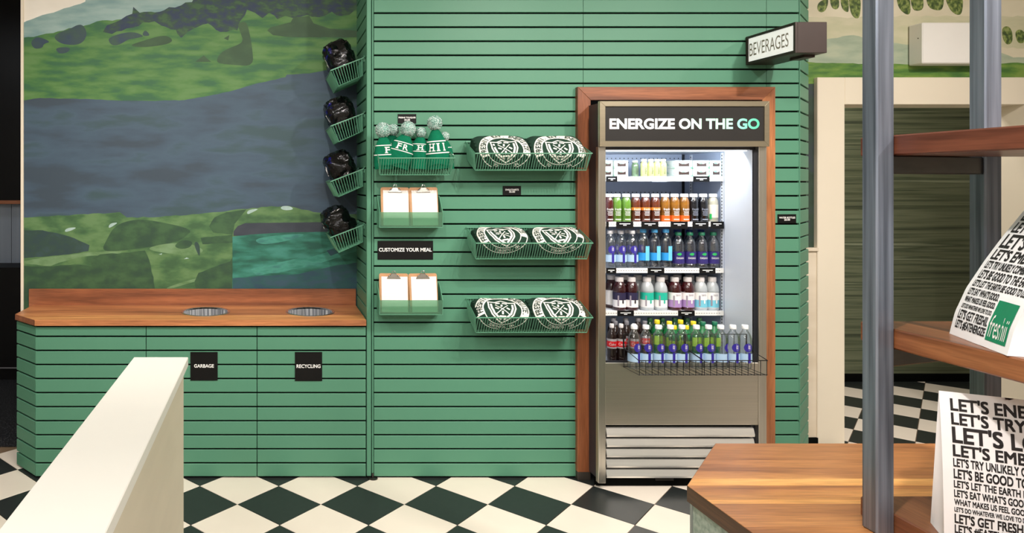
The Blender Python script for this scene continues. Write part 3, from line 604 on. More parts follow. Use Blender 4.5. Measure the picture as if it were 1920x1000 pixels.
# liner
mb = MB(); mb.box(ox0 - 0.004, ox0, YFR + 0.03, YB, oz0 - 0.03, oz1); obj('side_liner', mb, liner, fg)
mb = MB(); mb.box(ox1, ox1 + 0.006, YFR + 0.012, 3.97, oz0 - 0.03, oz1); obj('side_liner', mb, liner, fg)  # paler than the rear half: LED brightness put into the colour
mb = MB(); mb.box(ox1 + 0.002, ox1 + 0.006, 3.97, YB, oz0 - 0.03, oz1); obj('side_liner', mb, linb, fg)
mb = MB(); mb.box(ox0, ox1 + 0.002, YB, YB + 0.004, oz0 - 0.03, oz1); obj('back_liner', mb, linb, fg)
mb = MB(); mb.box(ox0, ox1, YFR + 0.03, YB, oz1, oz1 + 0.004); obj('top_liner', mb, liner, fg)
mb = MB(); mb.box(ox0, ox1, YFR + 0.05, YB, oz0 - 0.034, oz0 - 0.03); obj('deck', mb, liner, fg)
mb = MB(); mb.box(ox0, ox1 - 0.004, YFR + 0.006, YFR + 0.02, oz0, oz0 + 0.009); obj('deck_lip', mb, gask, fg)
mb = MB(); mb.box(xa(1282, YB) - 0.012, ox1, YB - 0.008, YB, oz0, oz1); obj('corner_post', mb, gask, fg)
dot = MB()
for r in range(2):
    for i in range(18): dot.box(2.135 + i * 0.0265 - 0.003, 2.135 + i * 0.0265 + 0.003, YB - 0.0007, YB, oz1 - 0.025 - 0.026 * r - 0.003, oz1 - 0.025 - 0.026 * r + 0.003)
for i in range(16): dot.box(2.135 + i * 0.0265 - 0.003, 2.135 + i * 0.0265 + 0.003, YB - 0.0007, YB, za(362, YB), za(360, YB))
o = obj('vent_holes', dot, gask, fg); o['kind'] = 'stuff'
for yy in (3.975, 4.27):
    mb = MB(); mb.box(ox1 - 0.004, ox1, yy, yy + 0.022, oz0 - 0.02, oz1 - 0.005); st = obj('shelf_standard', mb, liner, fg)
    d = MB()
    for i in range(60): d.box(ox1 - 0.0047, ox1 - 0.004, yy + 0.008, yy + 0.014, oz0 + 0.01 + i * 0.019, oz0 + 0.019 + i * 0.019)
    o = obj('slots', d, gask, st); o['kind'] = 'stuff'
mb = MB(); mb.box(ox0 + 0.01, ox1 - 0.01, YFR + 0.035, YFR + 0.06, oz1 - 0.007, oz1 - 0.001); obj('light_tube', mb, mat('led_tube', S(240, 246, 255), 0.4, emit=1.2), fg)
area('fridge_led', ((ox0 + ox1) / 2, YFR + 0.07, oz1 - 0.02), ((ox0 + ox1) / 2, YB + 0.1, 1.25), 0.75, 5.5, (0.86, 0.93, 1.0), 0.04)
YSH = 3.965; SZ = [za(331, YSH), za(416, YSH), za(503, YSH), za(583, YSH)]
TAGS = [[(1136, 1157), (1222, 1249), (1299, 1330)], [(1136, 1141), (1155, 1187), (1202, 1234), (1257, 1289), (1298, 1328), (1332, 1360)], [(1136, 1155), (1214, 1245), (1311, 1341)], [(1157, 1188), (1271, 1302)]]
lipm = mat('price_rail', S(240, 238, 232), 0.4, var=0.02, scale=(90, 1, 1))
for i, z in enumerate(SZ):
    mb = MB(); mb.box(ox0 + 0.002, ox1 - 0.006, YSH + 0.004, YB - 0.03, z - 0.012, z - 0.004); sh = obj('shelf', mb, liner, fg)
    mb = MB(); mb.box(ox0 + 0.002, ox1 - 0.006, YSH, YSH + 0.004, z - 0.028, z); obj('price_rail', mb, lipm, sh)
    d = MB(); x = ox0 + 0.01
    while x < ox1 - 0.03:
        d.box(x, x + 0.009, YSH - 0.0004, YSH, z - 0.017, z - 0.012); x += 0.0145
    o = obj('rail_print', d, mat('rail_grey', S(170, 166, 160), 0.5), sh); o['kind'] = 'stuff'
    for j, (p, q) in enumerate(TAGS[i]):
        dz = 0.012 if i == 1 else 0.003; lt = (i == 0 and j == 1)
        x0, x1 = xa(p, YSH) + 0.001, xa(q, YSH); x1 = min(x1, ox1 - 0.008)
        mb = MB(); mb.box(x0, x1, YSH - 0.003, YSH - 0.0006, z - 0.028 - dz, z + 0.001)
        L = x1 - x0
        if L > 0.05:
            mb.box(x0 + L * .18, x1 - L * .18, YSH - 0.0034, YSH - 0.003, z - 0.014, z - 0.010, 1); mb.box(x0 + L * .4, x1 - L * .4, YSH - 0.0034, YSH - 0.003, z - 0.022, z - 0.018, 1)
        obj('price_tag', mb, [mat('pale_tag', S(196, 210, 236), 0.5) if lt else signblk, white], sh)

# ------------------------------------------------------------------ bottles
def prof_scale(pts, r, h): return [(a * r, b * h) for a, b in pts]
P_WATER = [(0.86, 0.0), (1.0, 0.03), (1.0, 0.10), (0.95, 0.115), (1.0, 0.13), (1.0, 0.62), (0.96, 0.70), (0.80, 0.78), (0.55, 0.84), (0.40, 0.875), (0.38, 0.90), (0.46, 0.905), (0.46, 0.915), (0.36, 0.92)]
P_JUICE = [(0.88, 0.0), (1.0, 0.03), (1.0, 0.70), (0.94, 0.76), (0.78, 0.83), (0.66, 0.87), (0.64, 0.90)]
P_VITA = [(0.86, 0.0), (1.0, 0.04), (1.0, 0.09), (0.96, 0.10), (0.96, 0.55), (1.0, 0.56), (1.0, 0.62), (0.92, 0.72), (0.74, 0.80), (0.58, 0.845), (0.56, 0.875)]
P_COKE = [(0.80, 0.0), (0.98, 0.04), (0.98, 0.20), (0.90, 0.30), (0.94, 0.36), (0.94, 0.62), (1.0, 0.66), (0.90, 0.74), (0.60, 0.84), (0.40, 0.89), (0.38, 0.915)]
def rad_at(prof, z):
    for (a, b), (c, d) in zip(prof, prof[1:]):
        if b <= z <= d: return a + (c - a) * ((z - b) / (d - b) if d > b else 0)
    return prof[-1][0]
def bottle(name, label, cat, group, loc, r, h, shape, body, capm, capr, label_parts=(), prints=(), seg=20, rz=0.0):
    """body, screw cap, wrap labels (z0, z1, material, start angle, end angle) and cylindrical lettering"""
    root = thing(name, label, cat, loc, group); P0 = Vector(loc); rz -= 0.36
    pr = prof_scale(shape, r, h)
    mb = MB(Matrix.Translation(P0)); mb.lathe(pr, seg); bo = obj('body', mb, body, root, smooth=True, angle=50)
    zc = pr[-1][1]
    mb = MB(Matrix.Translation(P0)); cr = capr * r; mb.lathe([(cr, zc - 0.002), (cr * 1.02, zc + 0.002), (cr, h - 0.002), (cr * 0.9, h)], 18); obj('cap', mb, capm, root, smooth=True)
    for li, (z0, z1, m, a0, a1) in enumerate(label_parts):
        n = max(4, int((a1 - a0) / (2 * PI) * 24)); zs = [z0 + (z1 - z0) * i / 4 for i in range(5)]
        mb = MB(Matrix.Translation(P0)); mb.lathe([(rad_at(pr, z * h) + 0.0006 + 0.0004 * li, z * h) for z in zs], n, caps=False, a0=a0 - PI / 2 + rz, a1=a1 - PI / 2 + rz); obj('label', mb, m, root, smooth=True)
    for (kind, s, zc_, wd, ht, m, ang, vert) in prints:
        mb = MB(); off = 0.0019
        def cyl(u, v):
            if vert: u, v = -v, u
            a = ang - PI / 2 + rz + u / r; zz = zc_ * h + v; q = rad_at(pr, max(0, min(zz, pr[-1][1]))) + off
            return (P0.x + q * math.cos(a), P0.y + q * math.sin(a), P0.z + zz)
        if kind == 'text': put_text(mb, s, cyl, wd, ht, 0.0)
        elif kind == 'disc':
            n = 16; ring = [(0, 0)] + [(wd / 2 * math.cos(2 * PI * i / n), ht / 2 * math.sin(2 * PI * i / n)) for i in range(n)] + [(wd / 4 * math.cos(2 * PI * i / n), ht / 4 * math.sin(2 * PI * i / n)) for i in range(n)]
            fs = [(0, 1 + n + i, 1 + n + (i + 1) % n) for i in range(n)] + [(1 + i, 1 + (i + 1) % n, 1 + n + (i + 1) % n, 1 + n + i) for i in range(n)]
            mb.add([cyl(u, v) for u, v in ring], fs)
        elif kind == 'drop':
            n = 14; ring = [(0, 0)]
            for i in range(n):
                t = 2 * PI * i / n; ring.append((wd / 2 * math.sin(t) * (math.sin(t / 2) ** 1.2), ht / 2 * math.cos(t)))
            mb.add([cyl(u, v) for u, v in ring], [(0, 1 + i, 1 + (i + 1) % n) for i in range(n)])
        elif kind == 'leaf':
            ring = [(0, 0), (-wd / 2, 0), (-wd * .2, ht * .42), (wd * .25, ht * .5), (wd / 2, ht * .1), (wd * .2, -ht * .4), (-wd * .2, -ht * .35)]
            mb.add([cyl(u, v) for u, v in ring], [(0, i, i + 1 if i < 6 else 1) for i in range(1, 7)])
        elif kind == 'rule':
            n = 3; mb.grid(lambda a, b: cyl((a - .5) * wd, (b - .5) * ht), n, 1)
        obj('print', mb, m, root)
    return root
capw = mat('cap_white', S(240, 240, 240), 0.4, var=0.02); capg = mat('cap_grey', S(206, 204, 206), 0.4); capb = mat('cap_blue', S(74, 160, 214), 0.4)
capdg = mat('cap_green', S(24, 110, 78), 0.4); capy = mat('cap_yellow', S(226, 206, 40), 0.4); capp = mat('cap_pale', S(222, 216, 214), 0.4)
clr = clear('clear_plastic', (0.93, 0.96, 0.98, 1)); clr2 = clear('clear_plastic_grey', (0.80, 0.84, 0.88, 1), 0.16)
def liquid(name, c, c2=None): return mat(name, None, 0.12, cols=[S(*c), S(*(c2 or c))], scale=(9, 9, 22), coat=0.6)
full = (-PI, PI)
navy = mat('label_violet_blue', S(46, 34, 140), 0.45); pale = mat('label_pale_blue', S(172, 200, 226), 0.4, var=0.03); sky = mat('label_sky_blue', S(38, 146, 214), 0.4, var=0.05)
purple = mat('label_dark_purple', S(46, 36, 104), 0.4); leafm = mat('label_leaf', S(40, 168, 84), 0.4); ink = mat('label_ink', S(40, 32, 40), 0.5); labw = mat('label_white', S(240, 236, 232), 0.45)
Yr = YSH + 0.012
# shelf 1: pale drinks and snack boxes
zs = SZ[0] - 0.0035
for i, px in enumerate((1195, 1207.4, 1220, 1231.7, 1243)):
    r = 0.0185; g1 = i == 0
    bottle('juice_bottle', ('dark green juice shot' if g1 else '%s pale yellow juice shot from the left' % ORD[i - 1]) + ' on the top fridge shelf', 'bottle', 'juice shots on the top fridge shelf', (xa(px, Yr + r), Yr + r + (0.025 if g1 else 0.0), zs), r, 0.097 if g1 else 0.104, P_JUICE,
           liquid('liq_moss', (92, 112, 84), (116, 138, 104)) if g1 else liquid('liq_pale_lime', (182, 188, 118), (200, 204, 140)), capw, 0.8,
           prints=[('text', 'freshii', 0.36, 0.036, 0.011, ink, 0.35, True)])
boxw = mat('snack_box', None, 0.45, cols=[S(110, 190, 146), S(222, 234, 226), S(236, 240, 236), S(80, 176, 124)], scale=(30, 9, 40)); win = mat('snack_window', S(66, 52, 48), 0.2)
bh = 15.6 * (Yr) / F
for (a, b, side) in ((1130, 1150, 'far left'), (1152.5, 1179, 'left inner'), (1266, 1299, 'right-hand first'), (1300.5, 1331, 'right-hand middle'), (1332, 1361, 'right-hand last')):
    for lv in (0, 1):
        x0, x1 = xa(a, Yr) + 0.001, xa(b, Yr) - 0.001; x0 = max(x0, ox0 + 0.003); x1 = min(x1, ox1 - 0.009)
        z0 = zs + lv * (bh + 0.0005)
        r = thing('snack_box', '%s white-green snack box, %s of its stack, on the top shelf' % (side, 'upper' if lv else 'lower'), 'box', ((x0 + x1) / 2, Yr + 0.05, z0), 'snack boxes on the top fridge shelf')
        mb = MB(); mb.box(x0, x1, Yr + 0.004, Yr + 0.11, z0, z0 + bh); obj('carton', mb, boxw, r, 0.002)
        c = (x0 + x1) / 2 + 0.002; hw = (x1 - x0) * 0.30
        mb = MB(); mb.plate([(c - hw, z0 + bh * .28), (c + hw, z0 + bh * .28), (c + hw, z0 + bh * .70), (c + hw * .4, z0 + bh * .58), (c - hw * .4, z0 + bh * .58), (c - hw, z0 + bh * .72)], Yr + 0.0032, Yr + 0.0045); obj('window', mb, win, r)
# shelf 2: bottled juices
zs = SZ[1] - 0.0035; r = 0.0268
kinds = {'red': ('dark red', (52, 14, 14), (80, 26, 24)), 'green': ('bright green', (74, 112, 34), (98, 138, 50)), 'brown': ('red-brown', (62, 24, 16), (104, 48, 24)), 'amber': ('amber orange', (96, 58, 20), (150, 98, 30)),
         'black': ('black', (8, 9, 14), (16, 17, 24)), 'clear': ('cucumber', (150, 146, 128), (176, 172, 154))}
seq = ['red', 'green', 'green', 'brown', 'brown', 'brown', 'amber', 'amber', 'amber', 'black', 'black', 'clear']
pxs = (1141, 1155.8, 1173.6, 1191.6, 1209.7, 1228.2, 1246.6, 1264.6, 1282.7, 1300, 1318, 1336.6)
seen = {}
for k, px in zip(seq, pxs):
    nm, c1, c2 = kinds[k]; seen[k] = seen.get(k, 0) + 1; tot = seq.count(k)
    lab = ('%s of the %s juice bottles from the left' % (ORD[seen[k] - 1], nm) if tot > 1 else 'lone %s juice bottle' % nm) + ' on the second fridge shelf'
    wl = labw if k != 'black' else mat('label_grey_ink', S(150, 156, 172), 0.5)
    parts = []
    if k == 'amber': parts = [(0.03, 0.24, mat('label_orange', S(206, 92, 28), 0.4, var=0.08), *full)]
    if k == 'brown': parts = [(0.42, 0.52, mat('label_amber_band', S(214, 126, 40), 0.4, var=0.1), -1.6, 1.6)]
    if k == 'clear': parts = [(0.16, 0.62, mat('label_cream', S(214, 206, 190), 0.5), -1.3, 1.6)]
    pr = [('text', 'freshii', 0.46, 0.036, 0.013, wl, 0.30, False)] + [('rule', '', z, 0.030 - 0.004 * (i % 2), 0.0022, wl, 0.30, False) for i, z in enumerate((0.38, 0.335, 0.29, 0.245))] + [('rule', '', 0.10, 0.03, 0.005, wl, 0.3, False)]
    if k == 'clear': pr = [('rule', '', 0.2, 0.012, 0.03, leafm, -0.6, False)]
    bottle('juice_bottle', lab, 'bottle', 'juice bottles on the second fridge shelf', (max(xa(px, Yr + r), ox0 + r + .002), Yr + r, zs), r, 0.164, P_JUICE, liquid('liq_' + k, c1, c2), capw, 0.80, parts, pr)
# shelf 3: waters
zs = SZ[2] - 0.0035; r = 0.0325
def smart(loc, label, grp, h=0.222, bottom=0.0, rz=0.0):
    return bottle('water_bottle', label, 'bottle', grp, loc, r, h, P_WATER, clr, capg if not bottom else capw, 0.50,
           [(0.17, 0.36, pale, -1.6, 1.6)], [('disc', '', 0.50, 0.040, 0.046, navy, 0.25, False), ('rule', '', 0.27, 0.013, 0.055, navy, 0.42, False), ('text', 'water', 0.5, 0.036, 0.012, labw, 0.36, True)], rz=rz)
for i, px in enumerate((1143.5, 1163.6, 1185)):
    smart((max(xa(px, Yr + r), ox0 + r + 0.003), Yr + r, zs), '%s grey-capped clear water bottle from the left on the third fridge shelf' % ORD[i], 'grey-capped waters on the third shelf', 0.218)
for i, px in enumerate((1206, 1227, 1248.5)):
    bottle('water_bottle', '%s blue-capped clear water bottle from the left on the third fridge shelf' % ORD[i], 'bottle', 'blue-capped waters on the third shelf', (xa(px, Yr + r), Yr + r, zs), r, 0.226, P_WATER, clr, capb, 0.52,
           [(0.20, 0.40, sky, -1.7, 0.5), (0.20, 0.57, mat('label_light_blue', S(108, 196, 236), 0.4, var=0.1), 0.25, 1.1)])
for i, px in enumerate((1271.5, 1293.4, 1315.4, 1337.2)):
    bottle('water_bottle', '%s green-capped water bottle with purple label from the left, third fridge shelf' % ORD[i], 'bottle', 'green-capped waters on the third shelf', (min(xa(px, Yr + r), ox1 - r - 0.007), Yr + r, zs), r, 0.208, P_WATER, clr2, capdg, 0.52,
           [(0.13, 0.46, purple, *full)], [('leaf', '', 0.39, 0.026, 0.018, leafm, 0.15 + 0.12 * ((i * 7) % 3 - 1), False), ('text', 'DASANI', 0.285, 0.038, 0.011, labw, 0.2, False)])
# a second row behind
for i, px in enumerate((1152, 1176, 1198)):
    smart((xa(px, Yr + 3.4 * r), Yr + 3.4 * r, zs), '%s clear water bottle from the left in the back row, third fridge shelf' % ORD[i], 'back row waters on the third shelf', 0.216)
for i, px in enumerate((1222, 1246, 1269, 1292, 1314)):
    bottle('water_bottle', '%s dark blue-capped water bottle in the back row, third fridge shelf' % ORD[i], 'bottle', 'back row waters on the third shelf', (xa(px, Yr + 3.4 * r), Yr + 3.4 * r, zs), r, 0.216, P_WATER, mat('shaded_blue_plastic', S(26, 34, 66), 0.15, coat=0.5), mat('cap_navy', S(26, 50, 130), 0.4), 0.52)  # dark bodies stand in for the shade behind the front row
# shelf 4: vitamin drinks
zs = SZ[3] - 0.0035; r = 0.0365
vk = {'berry': ('dark berry drink with black and white label', liquid('liq_berry', (36, 8, 12), (58, 14, 18)), (40, 34, 66), (238, 234, 232), True), 'aqua': ('cloudy drink with teal and white label', liquid('liq_cloud', (168, 174, 176), (184, 188, 190)), (30, 178, 152), (238, 236, 234), True),
      'violet': ('dark red drink with white and violet label', liquid('liq_wine', (42, 8, 12), (66, 14, 18)), (236, 230, 230), (166, 132, 184), False), 'ice': ('cloudy drink with white and pale blue label', liquid('liq_cloud', (190, 200, 198)), (236, 234, 230), (120, 196, 214), False)}
seen = {}
for k, px in (('berry', 1161.3), ('berry', 1184.0), ('aqua', 1213), ('aqua', 1238.4), ('violet', 1265), ('violet', 1289), ('ice', 1312.8), ('ice', 1336.6)):
    nm, body, c1, c2, dk = vk[k]; seen[k] = seen.get(k, 0) + 1
    bottle('vitamin_drink', '%s %s on the fourth fridge shelf' % (['left', 'right'][seen[k] - 1], nm), 'bottle', 'vitamin drinks on the fourth fridge shelf', (min(xa(px, Yr + r), ox1 - r - 0.007), Yr + r, zs), r, 0.192, P_VITA, body, capp, 0.60,
           [(0.10, 0.32, mat('label_v2' + k, S(*c2), 0.45, var=0.02), *full), (0.32, 0.545, mat('label_v1' + k, S(*c1), 0.45, var=0.02), *full)],
           [('drop', '', 0.30, 0.013, 0.034, (ink if k == 'berry' else mat('label_drop_' + k, S(*(c1 if dk else c2)), 0.45)) if dk else labw, 0.45, False), ('rule', '', 0.30, 0.008, 0.06, mat('label_dim', S(150, 140, 150), 0.5), -0.25, False)] + ([('text', 'zero', 0.47, 0.026, 0.01, mat('label_dim', S(150, 140, 150), 0.5), 0.35, False)] if not dk else []))
for i, px in enumerate((1146, 1171, 1196, 1220.5, 1245, 1269.5, 1294, 1318)):
    bottle('vitamin_drink', '%s drink from the left in the back row of the fourth fridge shelf' % ORD[i], 'bottle', 'vitamin drinks on the fourth fridge shelf', (min(xa(px, Yr + 3.3 * r), ox1 - r - 0.007), Yr + 3.3 * r, zs), r, 0.192, P_VITA, vk['berry'][1] if i in (0, 1, 4, 5) else vk['aqua'][1], capp, 0.60, [(0.10, 0.545, labw, *full)])
# bottom deck
zs = oz0 - 0.029; r = 0.0315
cola = liquid('liq_cola', (22, 12, 10), (34, 18, 14)); red = mat('label_red', S(206, 24, 34), 0.4); silver = mat('label_silver', S(168, 164, 166), 0.4); grn = liquid('liq_green_bottle', (14, 84, 46), (30, 120, 66))
for i, (px, dy) in enumerate(((1147, 0.0), (1164.5, 0.0), (1154, 0.075), (1175, 0.075), (1189, 0.0), (1209, 0.075))):
    Y = YFR + 0.065 + r + dy; front = i in (0, 1)
    bottle('cola_bottle', ['leftmost cola bottle with silver and red label on the bottom deck', 'second cola bottle with silver and red label on the bottom deck', 'cola bottle at the far left of the bottom deck back row', 'second cola bottle in the bottom deck back row', 'cola bottle half hidden behind the first basket bottle', 'third cola bottle in the bottom deck back row'][i], 'bottle', 'cola bottles on the bottom fridge deck',
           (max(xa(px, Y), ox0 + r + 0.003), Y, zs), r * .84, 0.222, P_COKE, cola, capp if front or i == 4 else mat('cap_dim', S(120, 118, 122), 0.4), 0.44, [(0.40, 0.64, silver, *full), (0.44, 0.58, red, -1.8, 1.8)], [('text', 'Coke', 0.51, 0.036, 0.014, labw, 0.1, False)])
for i, px in enumerate((1232, 1255, 1276, 1300)):
    Y = YFR + 0.065 + r + 0.03 + (0.02 if i % 2 else 0.06)
    bottle('soda_bottle', '%s yellow-capped green soda bottle from the left on the bottom deck' % ORD[i], 'bottle', 'yellow-capped sodas on the bottom deck', (xa(px, Y), Y, zs), r, 0.226, P_COKE, grn, capy, 0.44, [(0.40, 0.62, mat('label_yellow_green', S(150, 190, 60), 0.4), *full)])
for i, px in enumerate((1264, 1287)):
    Y = YFR + 0.06 + r - 0.02
    bottle('soda_bottle', '%s yellow-capped soda bottle in the front row of the bottom deck' % ['left', 'right'][i], 'bottle', 'yellow-capped sodas on the bottom deck', (xa(px, Y + .01) , Y + .01, zs), r * .9, 0.216, P_COKE, grn, capy, 0.46, [(0.40, 0.62, mat('label_yellow_green', S(150, 190, 60), 0.4), *full)])
for i, px in enumerate((1318, 1340)):
    Y = YFR + 0.065 + r + 0.05
    bottle('soda_bottle', '%s green-capped green soda bottle on the bottom deck' % ['left', 'right'][i], 'bottle', 'green-capped sodas on the bottom deck', (xa(px, Y), Y, zs), r, 0.224, P_COKE, grn, capdg, 0.44, [(0.40, 0.62, mat('label_yellow_green', S(150, 190, 60), 0.4), *full)])
for i, px in enumerate((1150, 1173, 1196, 1219, 1242, 1265, 1288, 1311)):
    Y = YFR + 0.065 + r + 0.17
    bottle('soda_bottle', '%s dark soda bottle from the left in the rear row of the bottom deck' % ORD[i], 'bottle', 'rear row sodas on the bottom deck', (xa(px, Y), Y, zs), r, 0.222, P_COKE, cola if i < 3 else liquid('liq_green_shaded', (8, 44, 24), (14, 60, 34)), mat('cap_dim', S(120, 118, 122), 0.4) if i < 3 else mat('cap_green_shaded', S(26, 74, 40), 0.4), 0.44)  # darkened bottles added as the shade at the back of the deck
# ------------------------------------------------------------------ two wire baskets hung on the fridge front
wirem = mat('black_wire', S(40, 40, 42), 0.35, 0.7)
YA, YBk = 3.57, 3.727; zb = 0.666; zf = za(676.5, YA); zbk = za(652, YBk); ztp = za(627, YBk)
for bi, (x0, x1) in enumerate(((xa(1197.7, YA), 2.2440), (2.2475, 2.580))):
    bk = thing('wire_basket', '%s black wire basket of water bottles hung on the fridge front' % ['left', 'right'][bi], 'basket', ((x0 + x1) / 2, (YA + YBk) / 2, zb), 'wire baskets hung on the fridge front')
    mb = MB(); mb.tube([(x0, YBk, ztp), (x0, YBk, zbk), (x0, YA, zf), (x1, YA, zf), (x1, YBk, zbk), (x1, YBk, ztp)], 0.0026, 6); mb.tube([(x0, YBk, ztp), (x1, YBk, ztp)], 0.0022, 6); obj('rim', mb, wirem, bk, smooth=True)
    mb = MB(); mb.tube([(x0, YA, zb), (x1, YA, zb)], 0.002, 6); mb.tube([(x0, YBk, zb), (x1, YBk, zb)], 0.002, 6); obj('floor_rail', mb, wirem, bk, smooth=True)
    n = 11; me = None
    for k in range(n):
        x = x0 + 0.004 + (x1 - x0 - 0.008) * k / (n - 1)
        if me is None:
            q = MB(); q.tube([(0, YBk, ztp), (0, YBk, zb - 0.0025), (0, YA, zb - 0.0025), (0, YA - 0.0005, zf)], 0.0018, 5); me = q.mesh('wire', wirem, smooth=True)
        link('wire', me, (x, 0, 0), bk)
r = 0.0322
for i, px in enumerate((1188, 1211, 1234.5, 1257, 1280, 1305.6, 1328.5, 1351.2, 1374, 1396.8)):
    x = xa(px, 3.69)
    if i == 4: x = xa(1278.6, 3.69)
    if i == 0: x = xa(1188.8, 3.69)
    smart((x, 3.69, zb + 0.0025), '%s white-capped clear water bottle from the left in the fridge baskets' % ORD[i], 'water bottles in the fridge baskets', 0.232, 1, rz=(0.25, 0, 0.05, -0.05, 0.08, 0.1, -0.02, 0.7, 0.02, -0.02)[i] * 1.0)
# ------------------------------------------------------------------ green wire merchandise baskets
TILT = math.radians(21)
def merch_basket(label, origin, xdir, out, Wd, Dp=0.2, H=0.1, grp=None, pitch=0.0136, hooks=True):
    """a tilted basket of fine green wires; origin = back corner of the rim, xdir along the width, out away from the wall"""
    xd = Vector(xdir); o = Vector(out); up = Vector((0, 0, 1)); f = o * math.cos(TILT) - up * math.sin(TILT); u = up * math.cos(TILT) + o * math.sin(TILT)
    M = Matrix((( xd.x, f.x, u.x, origin[0]), (xd.y, f.y, u.y, origin[1]), (xd.z, f.z, u.z, origin[2]), (0, 0, 0, 1)))
    r = thing('merchandise_basket', label, 'basket', origin, grp); G = greenm
    mb = MB(M); mb.tube([(0, 0, 0), (0, Dp, 0), (Wd, Dp, 0), (Wd, 0, 0)], 0.0035, 6, True); obj('rim', mb, G, r, smooth=True)
    t = 0.012; BY, BZ = 0.036, -0.093            # the back hangs upright against the wall
    mb = MB(M); mb.tube([(t, BY, BZ), (t, Dp - t, -H), (Wd - t, Dp - t, -H), (Wd - t, BY, BZ)], 0.0022, 5, True); obj('base_frame', mb, G, r, smooth=True)
    R3 = M.to_3x3().to_4x4()
    q = MB(R3); q.tube([(0, 0, 0), (0, BY, BZ), (0, Dp - t, -H), (0, Dp, 0)], 0.0018, 4); me = q.mesh('wire', G, smooth=True)
    n = int((Wd - 2 * t) / pitch)
    for i in range(n + 1): link('wire', me, M @ Vector((t + (Wd - 2 * t) * i / n, 0, 0)), r)
    m = int((Dp - 2 * t) / 0.0150)
    for sd in (0, 1):
        q = MB(R3); pass
        for i in range(m + 1):
            y = 0.01 + (Dp - 0.02) * i / m; yb_ = BY + (Dp - t - BY) * i / m; zb_ = BZ + (-H - BZ) * i / m
            q = MB(M); q.tube([(Wd if sd else 0, y, 0), (Wd - t if sd else t, yb_, zb_)], 0.0021, 4); obj('wire', q, G, r, smooth=True)
    for i, x in enumerate((Wd * 0.12, Wd * 0.84)):
        c = Vector(origin) + xd * x
        mb = MB(); a = c + xd * 0.0; p0 = c - o * 0.032 + up * 0.016; 
        for (s0, s1, e0, e1, h0, h1) in ((0, 0.055, -0.0075, -0.004, -0.02, 0.014), (0, 0.055, -0.0075, 0.002, 0.0, 0.004)):
            vs = [c + xd * s + o * e + up * h for h in (h0, h1) for (s, e) in ((s0, e0), (s1, e0), (s1, e1), (s0, e1))]
            mb.add(vs, [(0, 3, 2, 1), (4, 5, 6, 7), (0, 1, 5, 4), (1, 2, 6, 5), (2, 3, 7, 6), (3, 0, 4, 7)])
        obj('hook', mb, G, r)
    return r, M
BK = []
yb = YW - 0.008
for (lab, y, x0, wd, g) in (('green wire basket holding the knit hats', 275, 701, 0.405, None), ('top green wire basket of folded sweatshirts', 266.6, 872.8, 0.625, 1), ('middle green wire basket of folded sweatshirts', 427, 874, 0.625, 1), ('bottom green wire basket of folded sweatshirts', 560, 874, 0.625, 1)):
    BK.append(merch_basket(lab, (xa(x0, yb), yb, za(y, yb)), (1, 0, 0), (0, -1, 0), wd, grp='sweatshirt baskets on the green wall' if g else None))
SB = []
for i, y in enumerate((109.5, 214, 318, 423)):
    SB.append(merch_basket('%s green wire basket on the left side of the column, holding a black bag' % ['topmost', 'second', 'third', 'lowest'][i], (XL - 0.008, 4.335, za(y, 3.985) + 0.002), (0, -1, 0), (-1, 0, 0), 0.35, grp='side baskets on the left of the column'))

